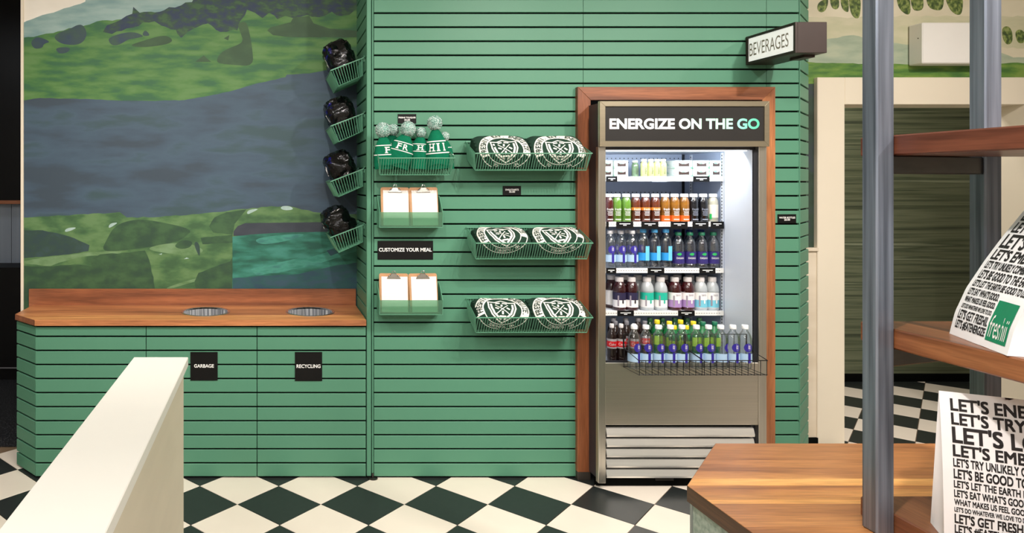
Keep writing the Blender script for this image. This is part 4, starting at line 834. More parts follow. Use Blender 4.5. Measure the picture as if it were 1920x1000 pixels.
# ------------------------------------------------------------------ folded sweatshirts with the round crest
fleece = mat('dark_green_fleece', S(34, 58, 46), 0.95, var=0.12, scale=(40, 40, 40), bump=0.25, bscale=(500, 500, 500), spec=0.2)
crestw = mat('crest_print', S(236, 232, 222), 0.7, var=0.03, scale=(60, 60, 60)); crestd = mat('crest_ink', S(36, 58, 48), 0.8)
def cat_rom(p, t):
    n = len(p) - 1; x = min(max(t, 0), 1) * n; i = min(int(x), n - 1); f = x - i
    a, b, c, d = p[max(i - 1, 0)], p[i], p[i + 1], p[min(i + 2, n)]
    return tuple(0.5 * (2 * b[k] + (c[k] - a[k]) * f + (2 * a[k] - 5 * b[k] + 4 * c[k] - d[k]) * f * f + (3 * b[k] - a[k] - 3 * c[k] + d[k]) * f ** 3) for k in range(2))
def sweatshirt(label, M, x0, x1, seed, rise=0.0, off=(0.0, 0.0), rot=0.0, size=1.0):
    """soft folded bundle: its top leans back on the wall and rolls over the front of the basket; crest mapped on it"""
    rnd = random.Random(seed); Wd = x1 - x0
    # outline in basket space (depth, height above the rim): back edge, over the top, down the front
    line = [(0.030, 0.002 + rise), (0.040, 0.040 + rise), (0.075, 0.046 + rise * .8), (0.115, 0.036 + rise * .5), (0.152, 0.018), (0.176, -0.008), (0.181, -0.045), (0.177, -0.088)]
    def base(u, v):
        y, z = cat_rom(line, v); e = min(u, 1 - u); fall = 1 - min(1, e / 0.16)
        z -= 0.020 * fall ** 2 * (1 if v < 0.75 else 0.2); y -= 0.010 * fall ** 2 * v
        k = mnoise.noise(Vector((u * 3.1 + seed, v * 3.7, seed * 0.37))); z += 0.006 * k * (1 - v * .6); y += 0.003 * k * v
        return Vector((x0 + Wd * u, y, z))
    def surf(u, v, off_=0.0):
        p = base(u, v)
        if off_:
            a = base(min(u + .02, 1), v) - base(max(u - .02, 0), v); b = base(u, min(v + .02, 1)) - base(u, max(v - .02, 0))
            n = a.cross(b); n.normalize()
            if n.z < 0 and n.y < 0: n = -n
            p = p + n * off_
        return p
    loc = M @ Vector(((x0 + x1) / 2, 0.1, -0.09)); r = thing('sweatshirt', label, 'sweatshirt', loc, 'folded sweatshirts in the green baskets')
    mb = MB(M); mb.grid(lambda u, v: surf(u, v), 26, 30)
    mb.grid(lambda u, v: Vector((x0 + Wd * u, 0.030 + (0.177 - 0.030) * v if v < 1 else 0.177, -0.086 - 0.002 * v)), 26, 2)
    for ue in (0, 1):                                     # ends and back closing down to the basket floor
        mb.grid(lambda a, v: surf(ue, v) * (1 - a) + Vector((x0 + Wd * ue, 0.030 + 0.147 * v, -0.087)) * a, 3, 20)
    mb.grid(lambda u, a: surf(u, 0) * (1 - a) + Vector((x0 + Wd * u, 0.042, -0.086)) * a, 26, 3)
    obj('cloth', mb, fleece, r, smooth=True, angle=70)
    # arc length table of the outline for an even print
    N = 80; ts = [base(.5, i / N) for i in range(N + 1)]; L = [0]
    for a, b in zip(ts, ts[1:]): L.append(L[-1] + (b - a).length)
    def v_at(s):
        s = min(max(s, 0.0005), L[-1] - 0.0005)
        for i in range(N):
            if L[i + 1] >= s: return (i + (s - L[i]) / (L[i + 1] - L[i])) / N
        return 1.0
    Rr = 0.134 * size; Rs = 0.117 * size; ccx = 0.5 + off[0]; ccs = 0.150 + off[1]; cr, sr = math.cos(rot), math.sin(rot)
    def cm(a, b, lift):
        a, b = a * cr - b * sr, a * sr + b * cr
        return surf(min(max(ccx + a * Rr / Wd, 0.0), 1.0), v_at(ccs - b * Rs), lift)
    def inside(a, b):
        a, b = a * cr - b * sr, a * sr + b * cr; s = ccs - b * Rs
        return 0.002 < s < L[-1] - 0.002 and 0.0 < ccx + a * Rr / Wd < 1.0
    pw = MB(M); pd = MB(M)
    def band(m, ra, rb, a0, a1, n, lift):
        for i, (r0, r1) in [(i, (ra + (rb - ra) * k / kk, ra + (rb - ra) * (k + 1) / kk)) for i in range(n) for kk in (max(1, int((rb - ra) / 0.05)),) for k in range(kk)]:
            t0 = math.radians(a0 + (a1 - a0) * i / n); t1 = math.radians(a0 + (a1 - a0) * (i + 1) / n)
            q = [(r0 * math.cos(t0), r0 * math.sin(t0)), (r1 * math.cos(t0), r1 * math.sin(t0)), (r1 * math.cos(t1), r1 * math.sin(t1)), (r0 * math.cos(t1), r0 * math.sin(t1))]
            if all(inside(*p) for p in q): m.add([cm(p[0], p[1], lift) for p in q], [(0, 1, 2, 3)])
    def stroke(m, pts, wd, lift):
        for p, q in zip(pts, pts[1:]):
            d = math.hypot(q[0] - p[0], q[1] - p[1]); n = max(1, int(d / 0.12)); nx, ny = -(q[1] - p[1]) / d * wd / 2, (q[0] - p[0]) / d * wd / 2
            ex, ey = (q[0] - p[0]) / d * wd * .35, (q[1] - p[1]) / d * wd * .35
            for i in range(n):
                a = (p[0] - ex + (q[0] - p[0] + 2 * ex) * i / n, p[1] - ey + (q[1] - p[1] + 2 * ey) * i / n); b = (p[0] - ex + (q[0] - p[0] + 2 * ex) * (i + 1) / n, p[1] - ey + (q[1] - p[1] + 2 * ey) * (i + 1) / n)
                qd = [(a[0] + nx, a[1] + ny), (a[0] - nx, a[1] - ny), (b[0] - nx, b[1] - ny), (b[0] + nx, b[1] + ny)]
                if all(inside(*z) for z in qd): m.add([cm(z[0], z[1], lift) for z in qd], [(0, 1, 2, 3)])
    def arc_text(m, s, rc, a0, a1, ht, wd, lift, flip=False):
        for i, chx in enumerate(s):
            if chx == ' ': continue
            t = math.radians(a0 + (a1 - a0) * (i + 0.5) / len(s)); vs, fs, tw, th = text2d(chx, 0.02)
            k = ht / 0.73; kx = min(k, wd / max(tw, 0.2)); out = []
            for v in vs:
                yy = v[1] * k - (ht / 2 - th * k / 2 if chx in '.,' else 0)
                rr, aa = (rc - yy, t + v[0] * kx / rc) if flip else (rc + yy, t - v[0] * kx / rc)
                out.append((rr * math.cos(aa), rr * math.sin(aa)))
            if all(inside(*p) for p in out): m.add([cm(p[0], p[1], lift) for p in out], fs)
    band(pw, 0.70, 1.0, -22, 202, 84, 0.0018)
    band(pw, 0.965, 1.0, 202, 338, 40, 0.0012); band(pw, 0.70, 0.735, 202, 338, 40, 0.0012)
    arc_text(pd, 'FRESHII. EAT. ENERGIZE.', 0.85, 196, -16, 0.20, 0.135, 0.0042)
    arc_text(pw, 'TORONTO, ON', 0.85, 236, 304, 0.13, 0.09, 0.0014, True)
    sh = [(-0.50, 0.42), (-0.25, 0.40), (0.0, 0.54), (0.25, 0.40), (0.50, 0.42), (0.50, 0.05), (0.40, -0.25), (0.20, -0.48), (0.0, -0.64), (-0.20, -0.48), (-0.40, -0.25), (-0.50, 0.05), (-0.50, 0.42)]
    stroke(pw, sh, 0.055, 0.0012)
    for sx in (-1, 1): stroke(pw, [(0.40 * sx, 0.28), (0.39 * sx, 0.05), (0.31 * sx, -0.20), (0.15 * sx, -0.38), (0.06 * sx, -0.46)], 0.075, 0.0012)
    stroke(pw, [(-0.22, -0.22), (0.22, 0.24)], 0.035, 0.0012); stroke(pw, [(0.24, -0.22), (-0.24, 0.24)], 0.035, 0.0012)
    for (a, b, c, d) in ((-0.20, 0.34, -0.08, 0.37), (0.05, 0.38, 0.18, 0.34), (-0.02, 0.16, 0.0, 0.26), (-0.24, 0.06, -0.16, 0.02), (0.18, 0.06, 0.25, 0.0), (0.0, -0.12, 0.0, -0.22), (-0.10, -0.33, 0.10, -0.33)):
        stroke(pw, [(a, b), (c, d)], 0.07, 0.0012)
    o = len(pw.v); pw.v += pd.v; pw.f += [tuple(j + o for j in f) for f in pd.f]; pw.mi += [1] * len(pd.f)
    obj('crest', pw, [crestw, crestd], r)
for bi, nm in ((1, 'top'), (2, 'middle'), (3, 'bottom')):
    M = BK[bi][1]
    prm = {1: (((0.02, 0.020), 0.06, 1.03, 0.006), ((0.02, 0.022), -0.03, 1.03, 0.006)), 2: (((-0.02, -0.012), 0.18, 1.0, -0.022), ((0.0, -0.012), 0.16, 1.0, -0.022)), 3: (((-0.03, 0.0), -0.10, 1.06, -0.018), ((0.02, 0.0), 0.02, 1.06, -0.014))}[bi]
    for si, (x0, x1) in enumerate(((0.018, 0.312), (0.316, 0.607))):
        o_, ro, sz, rise = prm[si]
        sweatshirt('%s folded dark green sweatshirt with white crest in the %s basket' % (['left', 'right'][si], nm), M, x0, x1, bi * 10 + si * 3 + 1, rise, o_, ro, sz)
# ------------------------------------------------------------------ knit hats with pom-poms
knit = mat('kelly_green_knit', S(4, 104, 73), 0.9, var=0.12, scale=(60, 60, 60), bump=0.5, bscale=(260, 260, 260), spec=0.2)
hatw = mat('hat_white_knit', S(238, 234, 228), 0.9, var=0.04, bump=0.3, bscale=(300, 300, 300)); yarn = mat('pom_yarn_mint', S(168, 206, 194), 0.95, var=0.2, scale=(90, 90, 90)); yarn2 = mat('pom_yarn_white', S(226, 236, 232), 0.95); yarn3 = mat('pom_yarn_green', S(40, 132, 108), 0.95)
def hat(label, px, py, Y, hgt, wid, lean, pomr, letters, seed, roll=0.0, ang=0.0):
    """px, py = pom-pom centre; the hat hangs below it into the basket"""
    top = at(px, py, Y); rnd = random.Random(seed)
    M = Matrix.Translation(top) @ Matrix.Rotation(lean, 4, 'Y') @ Matrix.Rotation(roll, 4, 'X')
    r = thing('knit_hat', label, 'hat', top + Vector((0, 0, -hgt)), 'knit hats in the green basket')
    dmax = max(1.0, (top.z - 1.738 - pomr * .5) / (hgt - pomr * .5)); prof = [(0.0, 0.10), (0.06, 0.22), (0.16, 0.42), (0.34, 0.66), (0.56, 0.86), (0.80, 0.97), (1.0, 1.0), (3.0, 0.9)]      # depth fraction, half-width fraction
    def hs(a, d, off=0.0):
        for (p, q), (s, t) in zip(prof, prof[1:]):
            if p <= d <= s: f = q + (t - q) * (d - p) / (s - p); break
        k = 1 + 0.05 * math.sin(a * 3 + seed) + 0.03 * mnoise.noise(Vector((math.cos(a) * 2 + seed, math.sin(a) * 2, d * 4)))
        return (math.cos(a) * (wid / 2 * f * k + off), math.sin(a) * (wid * 0.30 * f * k + off), -pomr * 0.5 - (hgt - pomr * .5) * d)
    mb = MB(M); n = 30
    mb.grid(lambda u, v: hs(u * 2 * PI, v * dmax), n, 22); obj('knit_body', mb, knit, r, smooth=True, angle=80)
    st = MB(M)
    for (d0, d1) in ((0.44, 0.475), (0.81, 0.845)): st.grid(lambda u, v: hs(u * 2 * PI, d0 + (d1 - d0) * v, 0.0016), n, 2)
    obj('stripe', st, hatw, r, smooth=True, angle=80)
    t = MB(M); rr = wid / 2 * 0.9; n2 = len(letters)
    for i, chx in enumerate(letters):
        vs, fs, tw, th = text2d(chx, 0.02); hh = 0.25; sy = hh / 0.73; cw = 0.026
        a0 = -PI / 2 + (i - (n2 - 1) / 2) * (cw * 1.35) / rr + ang
        t.add([hs(a0 + v[0] * cw / max(tw, .35) / rr, 0.645 - v[1] * sy, 0.002) for v in vs], fs)
        if chx in 'IHF':                                   # slab serifs
            for zz in (0.535, 0.755):
                for sx in ((0,) if chx == 'I' else (-1, 1) if chx == 'H' else (-0.8,)):
                    w2 = 0.009 if chx == 'I' else 0.0085
                    t.grid(lambda u, v: hs(a0 + sx * 0.011 / rr + (u - .5) * 2 * w2 / rr, zz + (v - .5) * 0.03, 0.002), 2, 1)
    obj('lettering', t, hatw, r)
    pm_ = MB(M); pm_.lathe([(pomr * .84 * math.sin(PI * i / 8) + 1e-4, -pomr * .84 * math.cos(PI * i / 8)) for i in range(9)], 14, mi=0)
    for i in range(1500):
        d = Vector((rnd.gauss(0, 1), rnd.gauss(0, 1), rnd.gauss(0, 1))).normalized(); s = d.cross(Vector((rnd.gauss(0, 1), rnd.gauss(0, 1), 1))).normalized(); L = pomr * rnd.uniform(0.90, 1.03); bend = s.cross(d) * pomr * rnd.uniform(-.16, .16); wv = s * 0.0012
        a = d * pomr * 0.6; b = d * (pomr + L) * .5; c = d * L + bend
        pm_.add([a - wv, a + wv, b + wv, b - wv, c + wv * .8, c - wv * .8], [(0, 1, 2, 3), (3, 2, 4, 5)], rnd.choice((0, 1, 1, 1, 0, 2)))
    obj('pompom', pm_, [yarn, yarn2, yarn3], r)
hat('knit hat behind the far-left hat, mostly hidden, its pom-pom beside that one', 737, 244, 3.815, 0.15, 0.12, 0.1, 0.034, '', 4)
hat('knit hat with letter H squeezed between the middle hat and the HII hat', 789, 248.5, 3.785, 0.125, 0.115, 0.05, 0.030, 'H', 6, ang=-0.1)
hat('knit hat at the right end of the basket, mostly hidden behind the HII hat', 834, 256, 3.79, 0.12, 0.08, -0.06, 0.026, '', 8)
hat('leftmost knit hat with a large pom-pom and letter F', 718, 244, 3.757, 0.16, 0.112, -0.04, 0.043, 'F', 3, ang=0.35)
hat('middle knit hat with letters FR under a large pom-pom', 765, 242, 3.752, 0.15, 0.135, 0.28, 0.043, 'FR', 5, ang=-0.15)
hat('tall tilted knit hat with white letters HII at the right', 815, 231, 3.757, 0.195, 0.13, -0.08, 0.042, 'HII', 7)
# ------------------------------------------------------------------ glossy black bags in the side baskets
film = mat('black_film', S(5, 5, 6), 0.09, var=0.3, spec=0.35, bump=1.0, bscale=(46, 36, 40)); flab = mat('bag_edge_label', S(232, 232, 236), 0.5)
shiny = mat('painted_blue_glint', None, 0.14, 0.2, cols=[S(4, 4, 8), S(6, 6, 14), S(20, 18, 128)], scale=(34, 34, 34), bump=1.0, bscale=(50, 50, 50))  # blue glints off the film, painted as patches in its colour
for i, (br, M) in enumerate(SB):
    rnd = random.Random(40 + i); zc = (0.055, 0.048, 0.052, 0.042)[i]; hz = (0.122, 0.110, 0.106, 0.116)[i]
    cxx, cyy = 0.19, 0.104
    def pt(u, v, off=0.0):
        a = 2 * PI * u; b = PI * (v - 0.5); se = lambda x, e: math.copysign(abs(x) ** e, x)
        x = 0.125 * se(math.cos(b), .55) * se(math.cos(a), .6); y = (0.090 + 0.004 * math.sin(b)) * se(math.cos(b), .5) * se(math.sin(a), .5); z = hz * se(math.sin(b), .75)
        p = Vector((x, y, z)); q = p * 22 + Vector((i * 9.1, 3.3, 0))
        cr = abs(mnoise.noise(q * 0.8)) * 0.030 + abs(mnoise.noise(q * 1.9)) * 0.010
        if z < -0.05: cr *= 0.3
        p *= (1 - cr / max(p.length, .03) + off / max(p.length, .03))
        if p.z > 0: p.y += 0.03 * p.z + 0.02 * (1 if i == 3 else 0)
        return p + Vector((cxx, cyy, zc))
    o_ = M @ Vector((cxx, cyy, -0.09)); r = thing('plastic_bag', 'shiny crumpled black plastic bag in the %s side basket' % ['topmost', 'second', 'third', 'lowest'][i], 'bag', o_, 'black plastic bags in the side baskets')
    def pc(u, v, off=0.0):
        p = pt(u, v, off); p.y = min(max(p.y, 0.045 if p.z < 0 else 0.012), 0.176 + 0.14 * max(0, p.z + 0.08) if p.z < 0.02 else 0.215); p.z = max(p.z, -0.088); p.x = min(max(p.x, 0.03), 0.322); return p
    mb = MB(M); mb.grid(lambda u, v: pc(u, v), 64, 44); obj('film', mb, film, r, smooth=True, angle=32)
    if i < 3:
        mb = MB(M); mb.grid(lambda u, v: pc(0.04 + 0.17 * u, 0.52 + 0.26 * v, 0.001), 14, 14); obj('glint_panel', mb, shiny, r, smooth=True, angle=30)
    mb = MB(M); mb.grid(lambda u, v: pc(0.215 + 0.012 * u, 0.46 + 0.13 * v, 0.002), 2, 8); obj('edge_label', mb, flab, r)
# ------------------------------------------------------------------ clipboard holders
acry = bpy.data.materials.new('green_acrylic'); acry.use_nodes = True; nt = acry.node_tree; b = nt.nodes['Principled BSDF']
nz = nt.nodes.new('ShaderNodeTexNoise'); nz.inputs['Scale'].default_value = 30; rp = nt.nodes.new('ShaderNodeValToRGB'); rp.color_ramp.elements[0].color = S(112, 156, 130); rp.color_ramp.elements[1].color = S(124, 168, 142)
nt.links.new(nz.outputs['Fac'], rp.inputs[0]); nt.links.new(rp.outputs[0], b.inputs['Base Color']); b.inputs['Roughness'].default_value = 0.2; b.inputs['Coat Weight'].default_value = 0.4
trn = nt.nodes.new('ShaderNodeBsdfTransparent'); trn.inputs[0].default_value = S(206, 234, 216); mxs = nt.nodes.new('ShaderNodeMixShader'); mxs.inputs[0].default_value = 0.66
nt.links.new(b.outputs[0], mxs.inputs[1]); nt.links.new(trn.outputs[0], mxs.inputs[2]); nt.links.new(mxs.outputs[0], nt.nodes['Material Output'].inputs['Surface'])
hard = mat('hardboard', S(190, 142, 100), 0.6, var=0.08, scale=(60, 60, 60)); paper = mat('paper', S(246, 238, 232), 0.7, var=0.01); clipm = mat('clip_metal', S(150, 144, 134), 0.25, 0.9, var=0.1); rulem = mat('form_print', S(232, 224, 220), 0.7)
for hi, (ytop, yp0, yp1, ys) in enumerate(((346.5, 398, 426, 367), (508.5, 563, 590, 530))):
    Yp = 3.782; hx0_, hx1_ = xa(706.5, YW) , xa(830.5, Yp) ; z1, z0 = za(yp0, Yp), za(yp1, Yp); zbk_ = za(ys, YW - .004)
    h = thing('clipboard_holder', 'green wall pocket holding two clipboards %s' % ['above the CUSTOMIZE YOUR MEAL sign', 'below the CUSTOMIZE YOUR MEAL sign'][hi], 'holder', ((hx0_ + hx1_) / 2, YW, z0), 'green clipboard holders on the slatted wall')
    mb = MB(); mb.prism([(Yp, z0), (Yp - 0.006, z1), (Yp - 0.003, z1), (Yp + 0.003, z0)], lambda y, z, t: (t, y, z), hx0_ + 0.003, hx1_ - 0.003); obj('front_panel', mb, acry, h)
    mb = MB(); mb.box(hx0_ + 0.003, hx1_ - 0.003, Yp, YW - 0.004, z0 - 0.003, z0); obj('base_panel', mb, greenm, h)
    mb = MB(); mb.box(hx0_ + 0.003, hx1_ - 0.003, YW - 0.005, YW - 0.002, z0 - 0.003, zbk_); obj('back_panel', mb, greenm, h)
    for x in (hx0_, hx1_ - 0.003):
        mb = MB(); mb.prism([(YW - 0.002, z0 - 0.003), (YW - 0.002, zbk_), (YW - 0.012, zbk_), (Yp - 0.006, z1), (Yp, z0 - 0.003)], lambda y, z, t: (x + t, y, z), 0, 0.003); obj('side_panel', mb, greenm, h)
    for ci, (a, b_) in enumerate(((714, 767.5), (769, 822.5)) if hi == 0 else ((711, 766), (768, 821.5))):
        Yc = 3.80; zt = za(ytop + 4, Yc + .03); zb_ = z0 + 0.004; x0, x1 = xa(a, Yc + .02), xa(b_, Yc + .02); wd = x1 - x0; H = zt - zb_
        lean = math.atan2(0.035, H); M = Matrix.Translation(((x0 + x1) / 2, Yc + 0.008, zb_)) @ Matrix.Rotation(-lean, 4, 'X') @ Matrix.Rotation((0.012, -0.01)[ci], 4, 'Y')
        c = thing('clipboard', '%s brown clipboard with white paper in the %s holder' % (['left', 'right'][ci], ['upper', 'lower'][hi]), 'clipboard', ((x0 + x1) / 2, Yc, zb_), 'clipboards in the green holders')
        rc = 0.010; outl = [(-wd / 2, 0), (wd / 2, 0), (wd / 2, H - rc), (wd / 2 - rc * .3, H - rc * .3), (wd / 2 - rc, H), (-wd / 2 + rc, H), (-wd / 2 + rc * .3, H - rc * .3), (-wd / 2, H - rc)]
        mb = MB(M); mb.plate(outl, 0, 0.0035); obj('board', mb, hard, c, 0.0006)
        mb = MB(M); mb.box(-wd / 2 + 0.013, wd / 2 - 0.005, -0.0012, -0.0002, 0.004, H - 0.018); pp = obj('paper', mb, paper, c)
        mb = MB(M)
        for k in range(9): mb.box(-wd / 2 + 0.022, wd / 2 - 0.014, -0.0015, -0.0012, H - 0.040 - k * 0.018, H - 0.0386 - k * 0.018)
        for k in range(5): mb.box(-wd / 2 + 0.03 + k * 0.026, -wd / 2 + 0.0308 + k * 0.026, -0.0015, -0.0012, H - 0.15, H - 0.036)
        obj('form_lines', mb, rulem, pp)
        mb = MB(M); cw = 0.039; mb.plate([(-cw, H - 0.029), (cw, H - 0.029), (cw * .86, H - 0.020), (cw * .5, H - 0.012), (cw * .36, H - 0.002), (-cw * .36, H - 0.002), (-cw * .5, H - 0.012), (-cw * .86, H - 0.020)], -0.006, -0.0013); cl = obj('clip', mb, clipm, c, 0.0012)
        mb = MB(M)
        for s in (-1, 1): mb.lathe([(0.005 * math.sin(PI * q / 6) + 1e-4, -0.005 * math.cos(PI * q / 6)) for q in range(7)], 10, (s * cw * .62, -0.007, H - 0.014))
        mb.tube([(-0.009, -0.005, H - 0.002), (-0.008, -0.008, H + 0.008), (-0.004, -0.009, H + 0.0125), (0.004, -0.009, H + 0.0125), (0.008, -0.008, H + 0.008), (0.009, -0.005, H - 0.002)], 0.0026, 6); obj('spring_lever', mb, chrome, cl, smooth=True)
# ------------------------------------------------------------------ white half wall in the foreground
zL = 1.05; Yf = (CZ - zL) * F / (670 - PY); lx0, lx1 = xa(251, Yf), xa(353, Yf)
hw = thing('half_wall', 'white painted half wall with a broad cap in the left foreground', 'half wall', ((lx0 + lx1) / 2, 0.6, 0))
mb = MB(); mb.box(lx0, lx1, -1.2, Yf, zL - 0.032, zL); obj('cap', mb, ledge_m, hw, 0.002)
Yw = Yf * (353 - PX) / (345.5 - PX)
mb = MB(); mb.box(lx0 + 0.02, lx1 - 0.002, -1.15, Yw, 0, zL - 0.0322); obj('wall_body', mb, mat('half_wall_side', S(226, 214, 190), 0.5, var=0.03, scale=(3, 3, 14), bump=0.05, bscale=(8, 8, 80)), hw, 0.002)
# ------------------------------------------------------------------ walnut table, shelving rack and paper bags at the right
YP = 0.05 * F / 34; XP1 = xa(1678, YP); ZT = za(966, YP) - 0.056
ty = lambda py: (CZ - ZT) * F / (py - PY)
Yb_ = ty(832); Yc_ = ty(911); xb = xa(1342, Yb_); xc = xa(1289, Yc_); Yend = 0.9; XT = 3.0
tbl = thing('prep_table', 'walnut plank table with a chamfered corner in the right foreground', 'table', (2.1, 1.8, 0))
edges = [Yb_, ty(863), ty(898), ty(911), ty(937), ty(945), ty(989), ty(1044)]
while edges[-1] > Yend + 0.16: edges.append(edges[-1] - 0.155)
edges.append(Yend)
def left_x(y): return xc if y <= Yc_ else xc + (xb - xc) * (y - Yc_) / (Yb_ - Yc_)
tw_ = [wood('table_plank_a', [S(96, 60, 44), S(150, 102, 66), S(168, 118, 76), S(190, 140, 92)], 'X', seed=11), wood('table_plank_b', [S(104, 66, 46), S(160, 110, 72), S(178, 126, 80), S(204, 152, 100)], 'X', seed=14), sapm, wood('table_plank_c', [S(118, 74, 48), S(176, 122, 76), S(194, 142, 88), S(216, 166, 106)], 'X', seed=17), sapm, wood('table_plank_d', [S(102, 64, 46), S(158, 108, 70), S(176, 124, 80), S(196, 146, 96)], 'X', seed=21), wood('table_plank_e', [S(122, 78, 50), S(176, 122, 76), S(194, 142, 90), S(212, 162, 106)], 'X', seed=26)]
for i, (ya, yb2) in enumerate(zip(edges, edges[1:])):
    poly = [(left_x(ya), ya - 0.0004), (XT, ya - 0.0004), (XT, yb2), (left_x(yb2), yb2)]
    if ya > Yc_ > yb2: poly.append((xc, Yc_))
    mb = MB(); mb.slab(poly, ZT - 0.05, ZT); obj('plank', mb, tw_[i] if i < len(tw_) else tw_[(5, 1, 3)[i % 3]], tbl)
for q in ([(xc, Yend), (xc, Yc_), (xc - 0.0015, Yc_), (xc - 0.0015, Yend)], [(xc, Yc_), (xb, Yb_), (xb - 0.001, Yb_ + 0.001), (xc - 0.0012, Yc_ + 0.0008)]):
    mb = MB(); mb.slab(q, ZT - 0.05, ZT - 0.0012); obj('dark_edge_strip', mb, wood('walnut_edge_shade', [S(54, 36, 26), S(84, 56, 38), S(110, 74, 50)], 'Y', seed=40, sc=2.0), tbl)  # thin dark strips put the edge shading into the wood colour
ins = 0.008
mb = MB(); mb.slab([(xc + ins, Yend + 0.05), (xc + ins, Yc_ - 0.004), (xb + ins, Yb_ - ins * 1.2), (XT - 0.05, Yb_ - ins * 1.2), (XT - 0.05, Yend + 0.05)], 0, ZT - 0.0505)
obj('base_panel', mb, mat('terrazzo_panel', None, 0.5, cols=[S(140, 156, 142), S(168, 182, 168), S(188, 198, 184)], scale=(70, 70, 70), detail=6), tbl)
mb = MB(); mb.box(xc + ins - 0.002, xc + ins + 0.012, Yc_ - 0.016, Yc_ - 0.003, 0.0, ZT - 0.051); obj('corner_edge', mb, mat('zinc', S(176, 180, 180), 0.35, 0.8), tbl)
# rack: posts, rails and three thick shelves
rk = thing('shelving_rack', 'raw steel post rack with thick walnut shelves standing on the table', 'shelving', (2.0, 1.7, ZT))
pw = 0.05; Y2b = 2.014; xp2 = xa(1848, Y2b)
for (x, y) in ((XP1 - pw, YP), (xp2, Y2b), (XP1 - pw, 1.0)):
    mb = MB(); mb.box(x, x + pw, y, y + pw, ZT + 0.0005, 3.1); obj('post', mb, postm, rk, 0.004)
zsh = [ZT + 0.0565, za(618, YP), za(253, YP)]
for i, z in enumerate(zsh):
    mb = MB(); mb.slab([(XP1 + 0.001, 0.95), (2.62, 0.95), (2.62, Y2b - 0.002), (XP1 + 0.001, Y2b - 0.002)], z - 0.056, z); obj('shelf', mb, wood('shelf_walnut_%d' % i, [[S(76, 46, 34), S(112, 72, 50), S(138, 94, 66)], [S(66, 38, 26), S(118, 74, 48), S(150, 102, 70)], [S(76, 42, 32), S(110, 66, 50), S(128, 80, 62)]][i], 'Y', seed=30 + 7 * i), rk, 0.004)
    if i:
        zt = z - 0.0565; a = Vector((XP1, YP + 0.012, 0)); b2 = Vector((xp2 + 0.004, Y2b + 0.008, 0)); d = (b2 - a).normalized(); n = Vector((-d.y, d.x, 0)) * 0.03
        mb = MB(); mb.prism([(a.x, a.y), (b2.x, b2.y), (b2.x + n.x, b2.y + n.y), (a.x + n.x, a.y + n.y)], lambda u, v, t: (u, v, t), zt - 0.051, zt); obj('rail', mb, darkst, rk, 0.003)
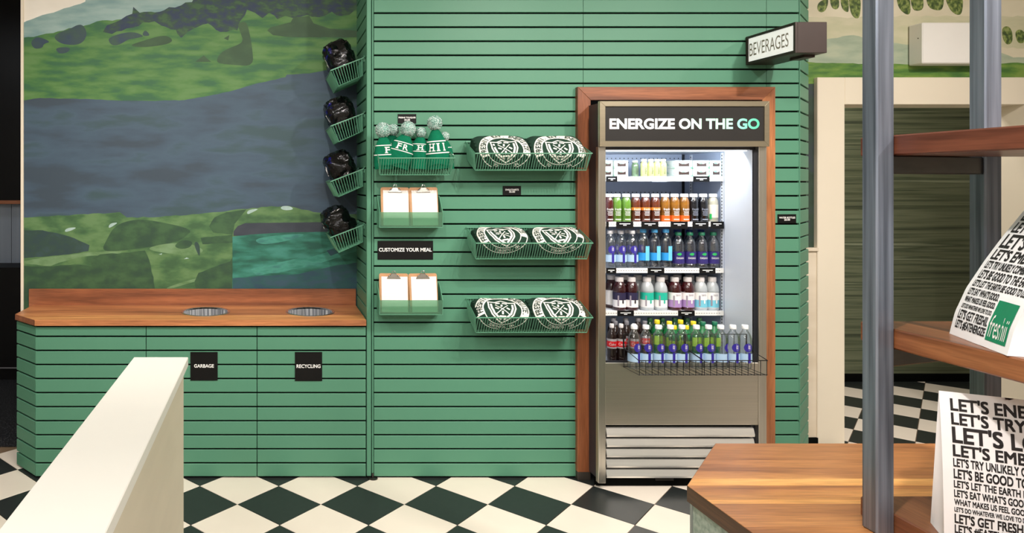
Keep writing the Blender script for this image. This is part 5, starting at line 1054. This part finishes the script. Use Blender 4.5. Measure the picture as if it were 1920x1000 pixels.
# ------------------------------------------------------------------ printed paper bags
bagm = mat('bag_paper', S(250, 249, 250), 0.7, var=0.015, scale=(5, 5, 5), bump=0.08, bscale=(9, 9, 9)); inkm = mat('bag_ink', S(34, 30, 30), 0.7); logom = mat('bag_green', S(14, 134, 92), 0.6, var=0.03)
HS = [0.031, 0.030, 0.0405, 0.0295, 0.0214, 0.024, 0.0185, 0.0185, 0.0152, 0.0118, 0.0235, 0.0215]      # line heights, top to bottom
GP = [0.0055] * 11 + [0.0]
def paper_bag(label, corner, u, Wd, depth, prof, back, base_z, logo=True, m0=0.020, bot=0.022, scale=1.0, bulge=0.05):
    """standing bag: front panel from corner along u, leaning back (n) by prof(h); the back panel rises to meet it"""
    u = Vector((u[0], u[1], 0)).normalized(); n = Vector((u.y, -u.x, 0)); c0 = Vector((corner[0], corner[1], base_z))
    if (Vector((0, 0, 0)) - Vector((c0.x, c0.y, 0))).dot(n) < 0: n = -n          # n faces the viewer
    T = [(0, 0)]; N = 60; H = prof[-1][1]
    def lean(h):
        for (a, b), (c, d) in zip(prof, prof[1:]):
            if b <= h <= d: return a + (c - a) * (h - b) / (d - b)
        return prof[-1][0]
    arc_ = [0.0]
    for i in range(N): arc_.append(arc_[-1] + math.hypot(H / N, lean(H * (i + 1) / N) - lean(H * i / N)))
    def h_at(s):
        s = min(max(s, 0), arc_[-1] - 1e-5)
        for i in range(N):
            if arc_[i + 1] >= s: return H * (i + (s - arc_[i]) / (arc_[i + 1] - arc_[i])) / N
        return H
    def front(a, s, off=0.0):
        h = h_at(s); w_ = 0.0025 * mnoise.noise(Vector((a * 14, s * 9, Wd * 31)))
        return c0 + u * a - n * (lean(h) + w_) + n * off + Vector((0, 0, h + off * .4))
    r = thing('paper_bag', label, 'paper bag', c0 + u * (Wd / 2) - n * (depth / 2), 'printed white paper bags')
    mb = MB(); A = arc_[-1]
    mb.grid(lambda a, s: front(a * Wd, s * A), 16, 40)
    backp = lambda a, t: (c0 + u * a - n * depth) * (1 - t) + front(a, A) * t + (-n * bulge * math.sin(PI * t))
    mb.grid(lambda a, t: backp(a * Wd, t), 10, 20)
    for e in (0, Wd):                                     # gussets fold inwards
        s_ = 1 if e == 0 else -1
        mb.grid(lambda k, t: front(e, A * t) * (1 - k) + backp(e, t) * k + u * s_ * 0.035 * math.sin(PI * k) * t ** .7 * (1 if t < 1 else 0), 8, 40)
    mb.grid(lambda a, k: c0 + u * a * Wd - n * depth * k + Vector((0, 0, 0.0005)), 4, 4)
    obj('paper', mb, bagm, r, smooth=True, angle=30)
    t = MB(); s = bot * scale + 0.0; tot = []
    for i in range(len(HS) - 1, -1, -1):
        tot.append((i, s)); s += (HS[i] + (GP[i - 1] if i else 0)) * scale
    for i, s0 in tot:
        hh = HS[i] * scale; txt = BAGLINES[i]
        if s0 + hh > A - 0.004: continue
        vs, fs, tw, th = text2d(txt, 0.03); full_w = Wd - 2 * m0; kx = hh / 0.73 * 0.80; wd = tw * kx
        if i >= 7: lim = Wd * 0.615 - m0 - 0.006
        else: lim = full_w
        kx = min(kx * 1.0, lim / tw) if i not in (0, 1, 2, 3) else hh / 0.73 * 0.80
        out = [(m0 + (v[0] + tw / 2) * kx, s0 + hh / 2 + v[1] * hh / 0.73) for v in vs]
        keep = [f for f in fs if all(0.004 < out[j][0] < Wd - 0.004 for j in f)]
        t.add([front(p[0], p[1], 0.0009) for p in out], keep)
    obj('slogan_print', t, inkm, r)
    if logo:
        g0, g1, s0, s1 = Wd * 0.615, Wd - 0.016, bot * scale - 0.004, bot * scale + 0.098 * scale
        mb = MB(); mb.grid(lambda a, b: front(g0 + (g1 - g0) * a, s0 + (s1 - s0) * b, 0.0010), 8, 12); lg = obj('logo_square', mb, logom, r)
        mb = MB(); put_text(mb, 'freshii', lambda a, b: front((g0 + g1) / 2 + a, s0 + (s1 - s0) * 0.36 + b, 0.0018), (g1 - g0) * 0.84, 0.056 * scale, 0.0); obj('logo_word', mb, white, lg)
    sg = MB()                                             # small green print on the near gusset
    for k in range(8):
        z = 0.016 + k * 0.011
        for q in range(7):
            k0 = 0.10 + q * 0.075 + 0.02 * ((q * 5 + k * 3) % 3); kw = 0.045 + 0.012 * ((q + k) % 3)
            sg.grid(lambda a, b: front(Wd, z + b * 0.004) * (1 - (k0 + a * kw)) + backp(Wd, (z + b * .004) / A) * (k0 + a * kw) + u * 0.0025, 1, 1)
    o = obj('side_print', sg, mat('bag_side_ink', S(58, 112, 84), 0.7), r); o['kind'] = 'stuff'
za_bag1 = za(618, YP)
dz1 = CZ - za_bag1; Ya = dz1 * F / (626 - PY); Yb1 = dz1 * F / (668 - PY); pa = (xa(1780, Ya), Ya); pb = (xa(1888, Yb1), Yb1)
Wb = math.hypot(pb[0] - pa[0], pb[1] - pa[1])
paper_bag('white paper bag with black slogans and green logo on the middle walnut shelf', pa, (pb[0] - pa[0], pb[1] - pa[1]), Wb, 0.26, [(0, 0), (0.012, 0.06), (0.034, 0.124), (0.070, 0.197), (0.108, 0.265), (0.150, 0.335), (0.19, 0.40)], None, za_bag1 + 0.0006)
z3 = zsh[0]; pc_ = (XP1 + 0.006, 1.765)
paper_bag('white paper bag with large black slogans on the lowest walnut shelf, bottom right corner', pc_, (0.873, -0.488), 0.266, 0.10, [(0, 0), (0.002, 0.08), (0.008, 0.18), (0.018, 0.26), (0.030, 0.33), (0.038, 0.372)], None, z3 + 0.0006, scale=0.975, bulge=0.0)
